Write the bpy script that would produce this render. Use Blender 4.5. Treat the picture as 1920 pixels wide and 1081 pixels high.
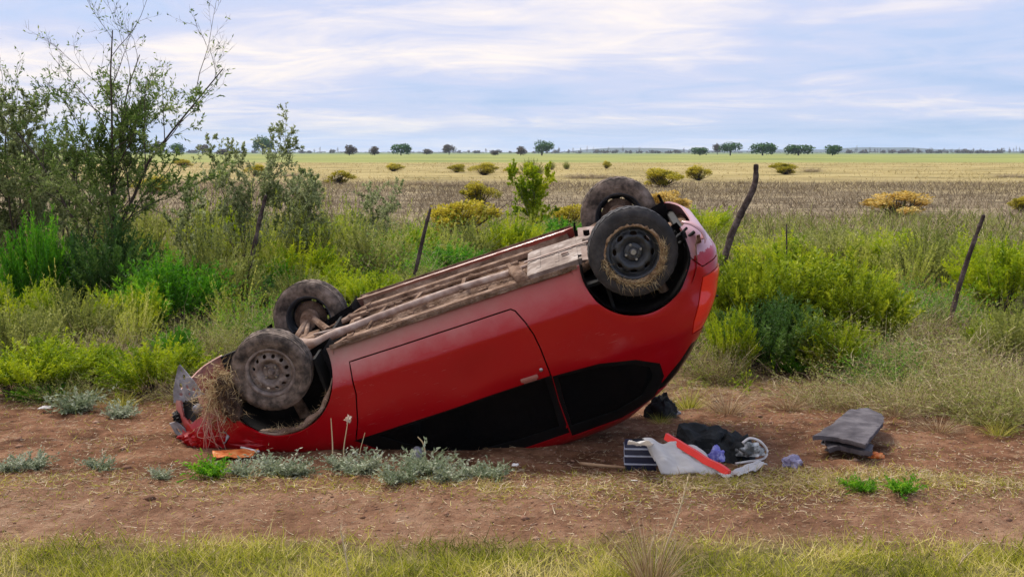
import bpy, bmesh, math, random
import numpy as np
from mathutils import Vector, Matrix, noise
from mathutils.geometry import delaunay_2d_cdt

for o in list(bpy.data.objects): bpy.data.objects.remove(o)
S = bpy.context.scene
COL = S.collection
random.seed(7); RNG = np.random.default_rng(11)
R = math.radians

# ------------------------------------------------------------------ camera, sky, sun, exposure
FPX = 2360.3                                     # focal length in pixels of the 1920 wide photograph
TH = math.atan(255.5/FPX)
EYE = 1.93
cam_d = bpy.data.cameras.new('camera'); cam = bpy.data.objects.new('camera', cam_d); COL.objects.link(cam)
cam_d.sensor_width = 36; cam_d.lens = FPX/1920*36; cam_d.clip_start = .1; cam_d.clip_end = 20000
cam.location = (0, 0, EYE); cam.rotation_euler = (math.pi/2-TH, 0, 0)
S.camera = cam
S.render.resolution_x = 1024; S.render.resolution_y = 576
S.view_settings.view_transform = 'Standard'; S.view_settings.look = 'None'
S.view_settings.exposure = 0.22; S.view_settings.gamma = 1; S.view_settings.use_curve_mapping = False
S.cycles.max_bounces = 6; S.cycles.volume_bounces = 2; S.cycles.transparent_max_bounces = 8

SUN_EL, SUN_AZ = R(56), R(-38)                  # azimuth measured from +Y towards +X
wd = bpy.data.worlds.new('World'); S.world = wd; wd.use_nodes = True
nt = wd.node_tree; nt.nodes.clear()
def nn(t, kind, **kw):
    n = t.nodes.new(kind)
    for k, v in kw.items(): setattr(n, k, v)
    return n
def ramp(t, fac, stops, interp='LINEAR'):
    n = t.nodes.new('ShaderNodeValToRGB'); n.color_ramp.interpolation = interp
    e = n.color_ramp.elements
    while len(e) < len(stops): e.new(.5)
    for i, (p, c) in enumerate(stops):
        e[i].position = p; e[i].color = (*c, 1) if len(c) == 3 else c
    if fac is not None: t.links.new(fac, n.inputs[0])
    return n.outputs[0]
def mth(t, op, a, b=None, clamp=False):
    n = t.nodes.new('ShaderNodeMath'); n.operation = op; n.use_clamp = clamp
    for i, v in enumerate((a, b)):
        if v is None: continue
        if isinstance(v, (int, float)): n.inputs[i].default_value = v
        else: t.links.new(v, n.inputs[i])
    return n.outputs[0]
def mixc(t, f, a, b, mode='MIX'):
    n = t.nodes.new('ShaderNodeMix'); n.data_type = 'RGBA'; n.blend_type = mode
    for i, v in ((0, f), (6, a), (7, b)):
        if isinstance(v, (int, float)): n.inputs[i].default_value = v
        elif isinstance(v, tuple): n.inputs[i].default_value = (*v, 1)
        else: t.links.new(v, n.inputs[i])
    return n.outputs[2]
def noi(t, vec, scale, detail=4, rough=.55, dist=0):
    n = t.nodes.new('ShaderNodeTexNoise'); n.inputs['Scale'].default_value = scale
    n.inputs['Detail'].default_value = detail; n.inputs['Roughness'].default_value = rough
    n.inputs['Distortion'].default_value = dist
    if vec is not None: t.links.new(vec, n.inputs['Vector'])
    return n.outputs['Fac']

tc = nn(nt, 'ShaderNodeTexCoord')
sep = nn(nt, 'ShaderNodeSeparateXYZ'); nt.links.new(tc.outputs['Generated'], sep.inputs[0])
zc = mth(nt, 'ADD', mth(nt, 'MAXIMUM', sep.outputs[2], 0.0), .075)
cmb = nn(nt, 'ShaderNodeCombineXYZ')
nt.links.new(mth(nt, 'DIVIDE', sep.outputs[0], zc), cmb.inputs[0])
nt.links.new(mth(nt, 'DIVIDE', sep.outputs[1], zc), cmb.inputs[1])
mp = nn(nt, 'ShaderNodeMapping'); nt.links.new(cmb.outputs[0], mp.inputs[0])
mp.inputs['Scale'].default_value = (.34, .36, 1); mp.inputs['Location'].default_value = (3.1, 1.7, 0); mp.inputs['Rotation'].default_value = (0, 0, .12)
n1 = noi(nt, mp.outputs[0], 1.15, 6, .5, .3)
n2 = noi(nt, mp.outputs[0], 3.2, 7, .62, 1.2)
cl = mth(nt, 'ADD', mth(nt, 'MULTIPLY', n1, .62), mth(nt, 'MULTIPLY', n2, .38))
cl = mth(nt, 'SUBTRACT', cl, mth(nt, 'MULTIPLY', sep.outputs[0], .11))     # thinner, brighter cloud towards the left
cloud = ramp(nt, cl, [(.33, (.36, .52, .84)), (.43, (.50, .59, .84)), (.50, (.58, .62, .82)), (.56, (.74, .72, .82)), (.64, (.95, .86, .82))])
sky = nn(nt, 'ShaderNodeTexSky', sky_type='NISHITA'); sky.sun_disc = False
sky.sun_elevation = SUN_EL; sky.sun_rotation = SUN_AZ; sky.dust_density = 2
skys = mixc(nt, 1.0, sky.outputs[0], (.10, .10, .10), 'MULTIPLY')
cov = ramp(nt, cl, [(.30, (.80,)*3), (.50, (.97,)*3)])
col = mixc(nt, cov, skys, cloud)
bg = nn(nt, 'ShaderNodeBackground'); nt.links.new(col, bg.inputs[0]); bg.inputs[1].default_value = 1.0
wo = nn(nt, 'ShaderNodeOutputWorld'); nt.links.new(bg.outputs[0], wo.inputs[0])

sd = bpy.data.lights.new('sun', 'SUN'); sun = bpy.data.objects.new('sun', sd); COL.objects.link(sun)
sd.energy = 3.8; sd.angle = R(16); sd.color = (1, .95, .87)
sv = Vector((math.sin(SUN_AZ)*math.cos(SUN_EL), math.cos(SUN_AZ)*math.cos(SUN_EL), math.sin(SUN_EL)))
sun.rotation_euler = sv.to_track_quat('Z', 'Y').to_euler(); sun.location = (0, 0, 30)

# ------------------------------------------------------------------ helpers
def gnd(px, py, z=0):
    """point on the ground under a pixel of the 1920x1081 photograph"""
    fw = np.array([0, math.cos(TH), -math.sin(TH)]); up = np.array([0, math.sin(TH), math.cos(TH)])
    d = fw+(px-960)/FPX*np.array([1, 0, 0])+(540.5-py)/FPX*up
    t = -(EYE-z)/d[2]; return d[0]*t, d[1]*t
def tag(o, label=None, cat=None, group=None, kind=None):
    if label: o['label'] = label
    if cat: o['category'] = cat
    if group: o['group'] = group
    if kind: o['kind'] = kind
    return o
def link(name, me, mats=(), parent=None):
    o = bpy.data.objects.new(name, me); COL.objects.link(o)
    for m in mats:
        if me is not None and m is not None: me.materials.append(m)
    if parent: o.parent = parent
    return o
def empty(name, loc=(0, 0, 0), rz=0):
    o = bpy.data.objects.new(name, None); COL.objects.link(o); o.location = loc; o.rotation_euler = (0, 0, rz)
    o.empty_display_size = .1; return o
def mesh_py(name, V, F, mat, parent=None, smooth=False):
    me = bpy.data.meshes.new(name); me.from_pydata([tuple(v) for v in V], [], [tuple(f) for f in F]); me.update()
    if smooth: me.polygons.foreach_set('use_smooth', [True]*len(me.polygons))
    return link(name, me, [mat], parent)
def obj_bm(name, bm, mat, parent=None, smooth=True, split=None):
    bmesh.ops.recalc_face_normals(bm, faces=bm.faces)
    me = bpy.data.meshes.new(name); bm.to_mesh(me); bm.free()
    if smooth: me.polygons.foreach_set('use_smooth', [True]*len(me.polygons))
    o = link(name, me, [mat], parent)
    if split: 
        m = o.modifiers.new('split', 'EDGE_SPLIT'); m.split_angle = R(split)
    return o
def bm_box(bm, c, s, rot=None, bev=0):
    r = bmesh.ops.create_cube(bm, size=1)['verts']
    M = Matrix.Translation(c) @ (rot.to_4x4() if rot else Matrix()) @ Matrix.Diagonal((*s, 1))
    bmesh.ops.transform(bm, matrix=M, verts=r)
    if bev:
        ed = list({e for v in r for e in v.link_edges})
        bmesh.ops.bevel(bm, geom=ed, offset=bev, segments=2, affect='EDGES', profile=.6)
def bm_tube(bm, pts, rad, n=10, cap=True):
    pts = [Vector(p) for p in pts]; rs = rad if isinstance(rad, (list, tuple)) else [rad]*len(pts)
    rings = []; up = Vector((0.13, .31, 1)).normalized()
    for i, p in enumerate(pts):
        d = (pts[min(i+1, len(pts)-1)]-pts[max(i-1, 0)]).normalized()
        a = d.cross(up)
        if a.length < .05: a = d.cross(Vector((1, 0, 0)))
        a.normalize(); b = d.cross(a)
        rings.append([bm.verts.new(p+(a*math.cos(t)+b*math.sin(t))*rs[i]) for t in [2*math.pi*k/n for k in range(n)]])
    for r0, r1 in zip(rings, rings[1:]):
        for k in range(n): bm.faces.new((r0[k], r0[(k+1) % n], r1[(k+1) % n], r1[k]))
    if cap: bm.faces.new(rings[0]); bm.faces.new(rings[-1])
def spline(pts, n=6):
    """Catmull-Rom through the points"""
    P = [np.array(p, float) for p in pts]; P = [2*P[0]-P[1]]+P+[2*P[-1]-P[-2]]; out = []
    for i in range(1, len(P)-2):
        for k in range(n):
            t = k/n
            out.append(.5*((2*P[i])+(-P[i-1]+P[i+1])*t+(2*P[i-1]-5*P[i]+4*P[i+1]-P[i+2])*t*t+(-P[i-1]+3*P[i]-3*P[i+1]+P[i+2])*t**3))
    out.append(P[-2]); return out
def bm_lathe(bm, prof, n=48, axis='Y', closed=False):
    rings = []
    for r, h in prof:
        ring = []
        for k in range(n):
            a = 2*math.pi*k/n
            ring.append(bm.verts.new((r*math.cos(a), h, r*math.sin(a)) if axis == 'Y' else (r*math.cos(a), r*math.sin(a), h)))
        rings.append(ring)
    prs = list(zip(rings, rings[1:]))
    if closed: prs.append((rings[-1], rings[0]))
    for r0, r1 in prs:
        for k in range(n): bm.faces.new((r0[k], r0[(k+1) % n], r1[(k+1) % n], r1[k]))

# ---- materials
def base_mat(name):
    m = bpy.data.materials.new(name); m.use_nodes = True; t = m.node_tree
    p = t.nodes['Principled BSDF']; return m, t, p
def mat(name, cols, scale=8, rough=.7, bump=.2, bscale=None, spec=.3, metal=0, detail=6, bdist=.01, world=False):
    m, t, p = base_mat(name)
    tcn = nn(t, 'ShaderNodeTexCoord'); v = tcn.outputs['Object']
    if world:
        g = nn(t, 'ShaderNodeNewGeometry'); v = g.outputs['Position']
    f = noi(t, v, scale, detail, .6)
    k = len(cols)
    c = ramp(t, f, [(.30+.40*i/max(1, k-1), cc) for i, cc in enumerate(cols)])
    t.links.new(c, p.inputs['Base Color'])
    p.inputs['Roughness'].default_value = rough; p.inputs['Metallic'].default_value = metal
    p.inputs['Specular IOR Level'].default_value = spec
    if bump:
        b = nn(t, 'ShaderNodeBump'); b.inputs['Strength'].default_value = bump; b.inputs['Distance'].default_value = bdist
        t.links.new(noi(t, v, bscale or scale*4, 5, .6), b.inputs['Height']); t.links.new(b.outputs[0], p.inputs['Normal'])
    return m
def leaf_mat(name, cols, trans=.35, rough=.6, var=.10):
    m = bpy.data.materials.new(name); m.use_nodes = True; t = m.node_tree; t.nodes.clear()
    at = nn(t, 'ShaderNodeAttribute', attribute_name='tint')
    oi = nn(t, 'ShaderNodeObjectInfo')
    f = mth(t, 'ADD', at.outputs['Fac'], mth(t, 'MULTIPLY', mth(t, 'SUBTRACT', oi.outputs['Random'], .5), var*2), True)
    k = len(cols); c = ramp(t, f, [(i/max(1, k-1), cc) for i, cc in enumerate(cols)])
    d = nn(t, 'ShaderNodeBsdfPrincipled'); t.links.new(c, d.inputs['Base Color']); d.inputs['Roughness'].default_value = rough
    d.inputs['Specular IOR Level'].default_value = .25
    tr = nn(t, 'ShaderNodeBsdfTranslucent'); t.links.new(c, tr.inputs[0])
    mx = nn(t, 'ShaderNodeMixShader'); mx.inputs[0].default_value = trans
    t.links.new(d.outputs[0], mx.inputs[1]); t.links.new(tr.outputs[0], mx.inputs[2])
    o = nn(t, 'ShaderNodeOutputMaterial'); t.links.new(mx.outputs[0], o.inputs[0]); return m

# ---- vectorised foliage geometry
class Geo:
    def __init__(s): s.V = []; s.Q = []; s.T = []; s.tv = []; s.mq = []; s.mt = []; s.n = 0
    def add(s, V, Q=None, T=None, tint=None, m=0):
        V = np.asarray(V, float).reshape(-1, 3); s.V.append(V)
        s.tv.append(np.zeros(len(V)) if tint is None else np.broadcast_to(tint, (len(V),)).astype(float))
        if Q is not None and len(Q): s.Q.append(np.asarray(Q)+s.n); s.mq.append(np.full(len(Q), m))
        if T is not None and len(T): s.T.append(np.asarray(T)+s.n); s.mt.append(np.full(len(T), m))
        s.n += len(V)
    def ribbons(s, base, d, L, w, bend=None, K=3, tint=None, m=0, taper=1.0, rootw=1.0):
        base = np.asarray(base, float); N = len(base)
        if N == 0: return
        L = np.broadcast_to(L, (N,)); w = np.broadcast_to(w, (N,))
        if bend is None: bend = np.zeros((N, 3))
        sd_ = np.cross(d, RNG.normal(size=(N, 3))); sd_ /= np.linalg.norm(sd_, axis=1, keepdims=True)+1e-9
        ts = np.linspace(0, 1, K+1); pts = []
        for k in range(K):
            c = base+d*(L*ts[k])[:, None]+bend*ts[k]**2
            ww = (w*.5*(1-taper*ts[k])*(rootw if k == 0 else 1))[:, None]*sd_
            pts += [c-ww, c+ww]
        pts.append(base+d*L[:, None]+bend)
        V = np.stack(pts, 1); st = 2*K+1; o = (np.arange(N)*st)[:, None]
        Q = np.concatenate([o+np.array([2*k, 2*k+1, 2*k+3, 2*k+2]) for k in range(K-1)]) if K > 1 else None
        T = o+np.array([2*K-2, 2*K-1, 2*K])
        tt = RNG.random(N) if tint is None else np.broadcast_to(tint, (N,))
        s.add(V.reshape(-1, 3), Q, T, np.repeat(tt, st), m)
    def leaves(s, base, d, L, w, tint=None, m=0):
        base = np.asarray(base, float); N = len(base)
        if N == 0: return
        L = np.broadcast_to(L, (N,))[:, None]; w = np.broadcast_to(w, (N,))[:, None]
        sd_ = np.cross(d, RNG.normal(size=(N, 3))); sd_ /= np.linalg.norm(sd_, axis=1, keepdims=True)+1e-9
        V = np.stack([base, base+d*L*.45-sd_*w*.5, base+d*L, base+d*L*.45+sd_*w*.5], 1)
        Q = (np.arange(N)*4)[:, None]+np.arange(4)
        tt = RNG.random(N) if tint is None else np.broadcast_to(tint, (N,))
        s.add(V.reshape(-1, 3), Q, None, np.repeat(tt, 4), m)
    def tube(s, P, r, n=4, m=0, tint=.5):
        P = np.asarray(P, float); K = len(P)
        d = np.gradient(P, axis=0); d /= np.linalg.norm(d, axis=1, keepdims=True)+1e-9
        a = np.cross(d, np.array([.3, .52, .8])); a /= np.linalg.norm(a, axis=1, keepdims=True)+1e-9; b = np.cross(d, a)
        t = np.arange(n)*2*math.pi/n
        V = P[:, None, :]+(a[:, None, :]*np.cos(t)[None, :, None]+b[:, None, :]*np.sin(t)[None, :, None])*np.asarray(r)[:, None, None]
        i = np.arange(K-1)[:, None]*n; k = np.arange(n)[None, :]; k2 = (k+1) % n
        Q = np.stack([i+k, i+k2, i+n+k2, i+n+k], -1).reshape(-1, 4)
        s.add(V.reshape(-1, 3), Q, None, tint, m)
    def mesh(s, name, mats, smooth=False):
        V = np.concatenate(s.V); Q = np.concatenate(s.Q) if s.Q else np.zeros((0, 4), int); T = np.concatenate(s.T) if s.T else np.zeros((0, 3), int)
        me = bpy.data.meshes.new(name); me.vertices.add(len(V)); me.vertices.foreach_set('co', V.ravel().astype('f'))
        lp = np.concatenate([Q.ravel(), T.ravel()]).astype('i'); me.loops.add(len(lp)); me.loops.foreach_set('vertex_index', lp)
        nf = len(Q)+len(T); me.polygons.add(nf)
        st = np.concatenate([np.arange(len(Q))*4, len(Q)*4+np.arange(len(T))*3]).astype('i')
        me.polygons.foreach_set('loop_start', st)
        me.polygons.foreach_set('loop_total', np.concatenate([np.full(len(Q), 4), np.full(len(T), 3)]).astype('i'))
        mi = np.concatenate(([np.concatenate(s.mq)] if s.Q else [])+([np.concatenate(s.mt)] if s.T else [])).astype('i')
        me.polygons.foreach_set('material_index', mi)
        if smooth: me.polygons.foreach_set('use_smooth', np.ones(nf, bool))
        a = me.attributes.new('tint', 'FLOAT', 'POINT'); a.data.foreach_set('value', np.concatenate(s.tv).astype('f'))
        me.update(calc_edges=True)
        for mm in mats: me.materials.append(mm)
        return me
def rdir(N, spread=1.0, up=1.0):
    v = RNG.normal(size=(N, 3))*[spread, spread, .25*spread]; v[:, 2] = np.abs(v[:, 2])+up
    return v/np.linalg.norm(v, axis=1, keepdims=True)

# ------------------------------------------------------------------ ground
def mat_ground():
    m, t, p = base_mat('ground_soil')
    g = nn(t, 'ShaderNodeNewGeometry'); P = g.outputs['Position']
    sp = nn(t, 'ShaderNodeSeparateXYZ'); t.links.new(P, sp.inputs[0])
    nb = noi(t, P, .55, 4, .6); nf = noi(t, P, 9, 8, .7); nm = noi(t, P, 2.2, 6, .65, .4); nl = noi(t, P, .02, 5, .6)
    dirt = ramp(t, mth(t, 'ADD', mth(t, 'ADD', mth(t, 'MULTIPLY', nm, .45), mth(t, 'MULTIPLY', nf, .35)), mth(t, 'MULTIPLY', nb, .2)),
                [(.37, (.055, .024, .012)), (.45, (.14, .064, .032)), (.53, (.25, .122, .066)), (.64, (.39, .235, .14))])
    track = ramp(t, mth(t, 'ADD', mth(t, 'MULTIPLY', nf, .5), mth(t, 'MULTIPLY', nb, .5)), [(.38, (.14, .068, .036)), (.50, (.26, .140, .082)), (.62, (.39, .245, .155))])
    Y = mth(t, 'ADD', sp.outputs[1], mth(t, 'MULTIPLY', mth(t, 'SUBTRACT', nb, .5), 1.0))
    isT = ramp(t, mth(t, 'DIVIDE', Y, 20), [(.315, (1,)*3), (.35, (1,)*3), (.375, (0,)*3)])
    c = mixc(t, mth(t, 'MULTIPLY', isT, .75), dirt, track)
    grassy = ramp(t, nf, [(.35, (.10, .085, .03)), (.6, (.24, .20, .075))])
    fg = ramp(t, mth(t, 'DIVIDE', Y, 20), [(.295, (1,)*3), (.320, (0,)*3)])
    c = mixc(t, fg, c, grassy)
    soil2 = ramp(t, nf, [(.35, (.07, .06, .03)), (.6, (.17, .14, .075))])
    c = mixc(t, ramp(t, mth(t, 'DIVIDE', Y, 40), [(.24, (0,)*3), (.29, (1,)*3)]), c, soil2)
    # far field bands, metres from the road side
    Yl = mth(t, 'ADD', sp.outputs[1], mth(t, 'MULTIPLY', mth(t, 'SUBTRACT', noi(t, P, .05, 5, .65), .5), 60))
    mauve = ramp(t, noi(t, P, .5, 8, .75), [(.38, (.11, .085, .05)), (.50, (.22, .17, .105)), (.62, (.36, .29, .17))])
    tan = ramp(t, noi(t, P, .12, 6, .65), [(.38, (.22, .18, .07)), (.50, (.34, .265, .105)), (.62, (.42, .335, .15))])
    lime = ramp(t, noi(t, P, .02, 5, .65), [(.35, (.17, .20, .06)), (.6, (.30, .31, .09))])
    c = mixc(t, ramp(t, mth(t, 'DIVIDE', Yl, 100), [(.27, (0,)*3), (.33, (1,)*3)]), c, mauve)
    c = mixc(t, ramp(t, mth(t, 'DIVIDE', Yl, 200), [(.26, (0,)*3), (.50, (1,)*3)]), c, tan)
    Yf = mth(t, 'ADD', sp.outputs[1], mth(t, 'MULTIPLY', nl, 40))
    c = mixc(t, ramp(t, mth(t, 'DIVIDE', Yf, 1000), [(.235, (0,)*3), (.275, (1,)*3)]), c, lime)
    c = mixc(t, ramp(t, mth(t, 'DIVIDE', Yf, 4000), [(.22, (0,)*3), (.35, (1,)*3)]), c, (.16, .20, .09))
    t.links.new(c, p.inputs['Base Color']); p.inputs['Roughness'].default_value = .95; p.inputs['Specular IOR Level'].default_value = .1
    b = nn(t, 'ShaderNodeBump'); b.inputs['Strength'].default_value = .9; b.inputs['Distance'].default_value = .035
    t.links.new(mth(t, 'ADD', noi(t, P, 26, 8, .75), mth(t, 'MULTIPLY', noi(t, P, 7, 5, .6), 2.0)), b.inputs['Height']); t.links.new(b.outputs[0], p.inputs['Normal'])
    return m
def ground_h(x, y):
    v = Vector((x, y, 0))
    near = max(0, min(1, (34-y)/8))
    h = .030*noise.noise(v*1.1)+.022*noise.noise(v*3.7)+.016*noise.noise(v*9)
    h += .05*math.exp(-((y-7.15)/.35)**2)*(.5+.5*noise.noise(v*.8+Vector((5, 0, 0))))    # grown-over strip between the wheel tracks
    h -= .035*math.exp(-((y-6.55)/.35)**2)
    h += .07*math.exp(-((x+2.32)/.16)**2-((y-8.15)/.35)**2)+.05*math.exp(-((x+1.0)/.9)**2-((y-7.74)/.07)**2)*(.5+noise.noise(v*6))
    if y > 9.6: h += .12*noise.noise(v*.45)*min(1, (y-9.6)/2)
    return h*near - .02
def axis(a, segs):
    out = [a]
    for end, st in segs:
        n = max(1, int(abs(end-out[-1])/st+.5)); s0 = out[-1]
        out += [s0+(end-s0)*(i+1)/n for i in range(n)]
    return out
ys = axis(-60, [(0, 10), (4.5, .5), (11, .028), (16, .10), (36, .4), (90, 6), (400, 60), (1500, 300), (8000, 1500)])
xs = axis(-8000, [(-1500, 1500), (-300, 300), (-40, 40), (-12, 1.5), (-4.2, .13), (4.2, .035), (12, .13), (40, 1.5), (300, 40), (1500, 300), (8000, 1500)])
GV = np.array([[x, y, 0] for y in ys for x in xs])
for i, (x, y, z) in enumerate(GV):
    if -14 < x < 14 and 4 < y < 36: GV[i, 2] = ground_h(x, y)
    else: GV[i, 2] = -.02
g = Geo(); nx = len(xs); iy = np.arange(len(ys)-1)[:, None]*nx; ix = np.arange(nx-1)[None, :]
g.add(GV, np.stack([iy+ix, iy+ix+1, iy+nx+ix+1, iy+nx+ix], -1).reshape(-1, 4))
ground = link('ground', g.mesh('ground', [mat_ground()], True)); tag(ground, kind='structure')
def gz(x, y): return ground_h(x, y) if (-14 < x < 14 and 4 < y < 36) else -.02

# far blue mountains, real hills 6 km off
def hills(name, X0, X1, Y, H, seed, zoff=-2):
    V = []; F = []; nxx = 90; nyy = 6
    for j in range(nyy+1):
        for i in range(nxx+1):
            u = i/nxx; v = j/nyy; x = X0+(X1-X0)*u
            env = math.sin(math.pi*u)**.8
            h = H*env*(.55+.45*noise.noise(Vector((x*.0013+seed, 0, 0)))+.22*noise.noise(Vector((x*.005+seed, v, 0))))
            V.append((x, Y+700*v, zoff+h*math.sin(math.pi*v)))
    for j in range(nyy):
        for i in range(nxx): a = j*(nxx+1)+i; F.append((a, a+1, a+nxx+2, a+nxx+1))
    o = mesh_py(name, V, F, M_hill, smooth=True); tag(o, kind='structure')
M_hill = mat('hill_scrub', [(.03, .035, .03), (.06, .06, .05)], .004, .95, 0)
hills('hills', 230, 1350, 6500, 38, 3.0)
hills('hills', 1500, 3000, 6800, 44, 9.0)
hills('hills', 600, 2700, 7200, 28, 5.0)

# haze over the plain: closed box, a metre below the ground, top above the mountains
hb = bmesh.new(); bm_box(hb, (0, 4000, 62), (17000, 8300*2, 126))
haze = obj_bm('haze', hb, None, smooth=False); tag(haze, kind='stuff')
hm = bpy.data.materials.new('haze_air'); hm.use_nodes = True; ht = hm.node_tree; ht.nodes.clear()
pv = nn(ht, 'ShaderNodeVolumePrincipled'); pv.inputs['Density'].default_value = 8e-5; pv.inputs['Color'].default_value = (.66, .80, 1, 1); pv.inputs['Anisotropy'].default_value = 0
ho = nn(ht, 'ShaderNodeOutputMaterial'); ht.links.new(pv.outputs[0], ho.inputs['Volume'])
haze.data.materials.append(hm)

# ------------------------------------------------------------------ overturned car (built upright: X forward, Y left, Z up, origin between the axles at hub height)
def m_paint():
    m, t, p = base_mat('car_paint_red')
    v = nn(t, 'ShaderNodeTexCoord').outputs['Object']; sp = nn(t, 'ShaderNodeSeparateXYZ'); t.links.new(v, sp.inputs[0])
    nz = noi(t, v, 7, 7, .65); nf = noi(t, v, 45, 5, .7)
    # dried dust thrown up from the road: thick along the sill and behind the wheels, thin film elsewhere
    h = mth(t, 'ADD', sp.outputs[2], mth(t, 'MULTIPLY', mth(t, 'SUBTRACT', nz, .5), .16))
    fx = ramp(t, mth(t, 'ADD', mth(t, 'MULTIPLY', sp.outputs[0], .25), .5), [(.05, (.30,)*3), (.36, (.42,)*3), (.55, (.75,)*3), (.72, (1,)*3)])
    d = ramp(t, mth(t, 'ADD', h, .1), [(.08, (1,)*3), (.17, (.62,)*3), (.26, (.22,)*3), (.31, (.0,)*3)])
    d = mth(t, 'MULTIPLY', d, fx)
    # rear bumper corner scraped pale
    scr = mth(t, 'MULTIPLY', ramp(t, sp.outputs[0], [(0, (0,)*3)]), 0)
    d = mth(t, 'ADD', d, mth(t, 'MULTIPLY', ramp(t, nf, [(.60, (0,)*3), (.8, (1,)*3)]), .03), True)
    sc = mth(t, 'MULTIPLY', mth(t, 'LESS_THAN', mth(t, 'ADD', sp.outputs[0], mth(t, 'MULTIPLY', nz, .12)), -1.50),
             mth(t, 'LESS_THAN', mth(t, 'ADD', sp.outputs[2], mth(t, 'MULTIPLY', nz, .22)), .285))
    scv = nn(t, 'ShaderNodeMapping'); t.links.new(v, scv.inputs[0]); scv.inputs['Scale'].default_value = (1.2, 1, 22); scv.inputs['Rotation'].default_value = (0, R(9), 0)
    scr = mth(t, 'MULTIPLY', ramp(t, noi(t, scv.outputs[0], 9, 3, .6), [(.68, (0,)*3), (.70, (1,)*3)]), mth(t, 'MULTIPLY', ramp(t, noi(t, v, 1.6, 2, .5), [(.52, (0,)*3), (.62, (1,)*3)]), .55))
    spl = mth(t, 'MULTIPLY', ramp(t, noi(t, v, 5.5, 10, .85), [(.60, (0,)*3), (.76, (1,)*3)]), .16)
    d = mth(t, 'MAXIMUM', d, spl)
    dustc = mixc(t, ramp(t, mth(t, 'ADD', sp.outputs[2], .5), [(.50, (0,)*3), (.60, (1,)*3)]), (.28, .19, .135), (.56, .34, .30))
    c = mixc(t, d, (.37, .0, .005), dustc)
    c = mixc(t, scr, c, (.50, .25, .22))
    c = mixc(t, mth(t, 'MULTIPLY', sc, .70), c, (.62, .42, .44))
    t.links.new(c, p.inputs['Base Color'])
    t.links.new(mth(t, 'ADD', mth(t, 'MULTIPLY', d, .45), .30, True), p.inputs['Roughness'])
    p.inputs['Specular IOR Level'].default_value = .3; p.inputs['Coat Roughness'].default_value = .16
    t.links.new(mth(t, 'SUBTRACT', .30, mth(t, 'MULTIPLY', d, .30), True), p.inputs['Coat Weight'])
    b = nn(t, 'ShaderNodeBump'); b.inputs['Strength'].default_value = .12; b.inputs['Distance'].default_value = .02
    t.links.new(noi(t, v, 3.0, 3, .5), b.inputs['Height']); t.links.new(b.outputs[0], p.inputs['Normal'])
    return m
M_paint = m_paint()
M_mud = mat('dried_mud', [(.07, .042, .028), (.17, .105, .07), (.29, .195, .14), (.40, .29, .22)], 7, .95, 1.0, 24, .1, bdist=.03)
M_mudd = mat('dark_mud', [(.03, .018, .014), (.08, .05, .035), (.15, .10, .07)], 14, .95, .9, 40, .1, bdist=.02)
M_pipe = mat('dusty_pipe', [(.20, .13, .10), (.35, .25, .20), (.50, .41, .35)], 12, .75, .3, 40, .3)
M_heat = mat('dusty_heat_shield', [(.12, .08, .06), (.25, .195, .16), (.46, .40, .36)], 8, .8, .3, 25, .4, metal=.25)
M_rubber = mat('worn_tyre_rubber', [(.018, .017, .017), (.035, .032, .032), (.075, .065, .06)], 9, .75, .35, 60, .35)
M_rubberm = mat('muddy_tyre_rubber', [(.025, .021, .019), (.07, .055, .045), (.19, .145, .115), (.30, .24, .20)], 11, .9, .5, 50, .2)
M_rimd = mat('dusty_steel_rim', [(.07, .05, .04), (.21, .165, .14), (.36, .30, .26)], 16, .7, .4, 60, .3)
M_rimb = mat('black_steel_rim', [(.012, .013, .015), (.03, .033, .038), (.07, .075, .085)], 9, .38, .15, 60, .5)
M_black = mat('black_plastic', [(.010, .010, .010), (.025, .024, .023)], 12, .7, .2, 50, .25)
M_trimshade = mat('window_frame_shade', [(.004, .004, .004), (.008, .008, .008)], 12, .5, .05, spec=.2)  # black puts the cabin's shade into the frame and pillar colour
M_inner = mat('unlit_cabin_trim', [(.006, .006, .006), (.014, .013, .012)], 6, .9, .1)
M_greyp = mat('scuffed_grey_plastic', [(.10, .10, .11), (.24, .24, .26), (.42, .42, .44)], 9, .7, .4, 50, .3)
M_steel = mat('bare_steel', [(.25, .24, .24), (.45, .44, .44)], 12, .35, .1, 60, .5, metal=.8)
def m_glass(name, c, rough=.08, trans=0):
    m, t, p = base_mat(name); p.inputs['Base Color'].default_value = (*c, 1); p.inputs['Roughness'].default_value = rough
    p.inputs['Transmission Weight'].default_value = trans; p.inputs['Specular IOR Level'].default_value = .5
    return m
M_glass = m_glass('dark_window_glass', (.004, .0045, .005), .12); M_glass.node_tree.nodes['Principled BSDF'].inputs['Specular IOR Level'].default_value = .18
M_lens = m_glass('headlight_lens', (.60, .62, .66), .12, .25)
M_tail = m_glass('tail_lamp_lens', (.80, .03, .012), .10, 0)
M_amber = m_glass('amber_lens', (.75, .22, .02), .2, .1)

CAR_M = Matrix(((-0.9462080075, 0.0203391002, 0.3229190727, -0.38052757), (0.0554938095, 0.9934352009, 0.1000346875, 8.73238894),
                (-0.3187645583, 0.1125736318, -0.9411250362, -0.93439814+EYE), (0, 0, 0, 1)))
car = empty('overturned_car'); car.matrix_world = CAR_M
tag(car, 'red three-door hatchback lying upside down on its roof, nose on the dirt, muddy underside up', 'car')

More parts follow.
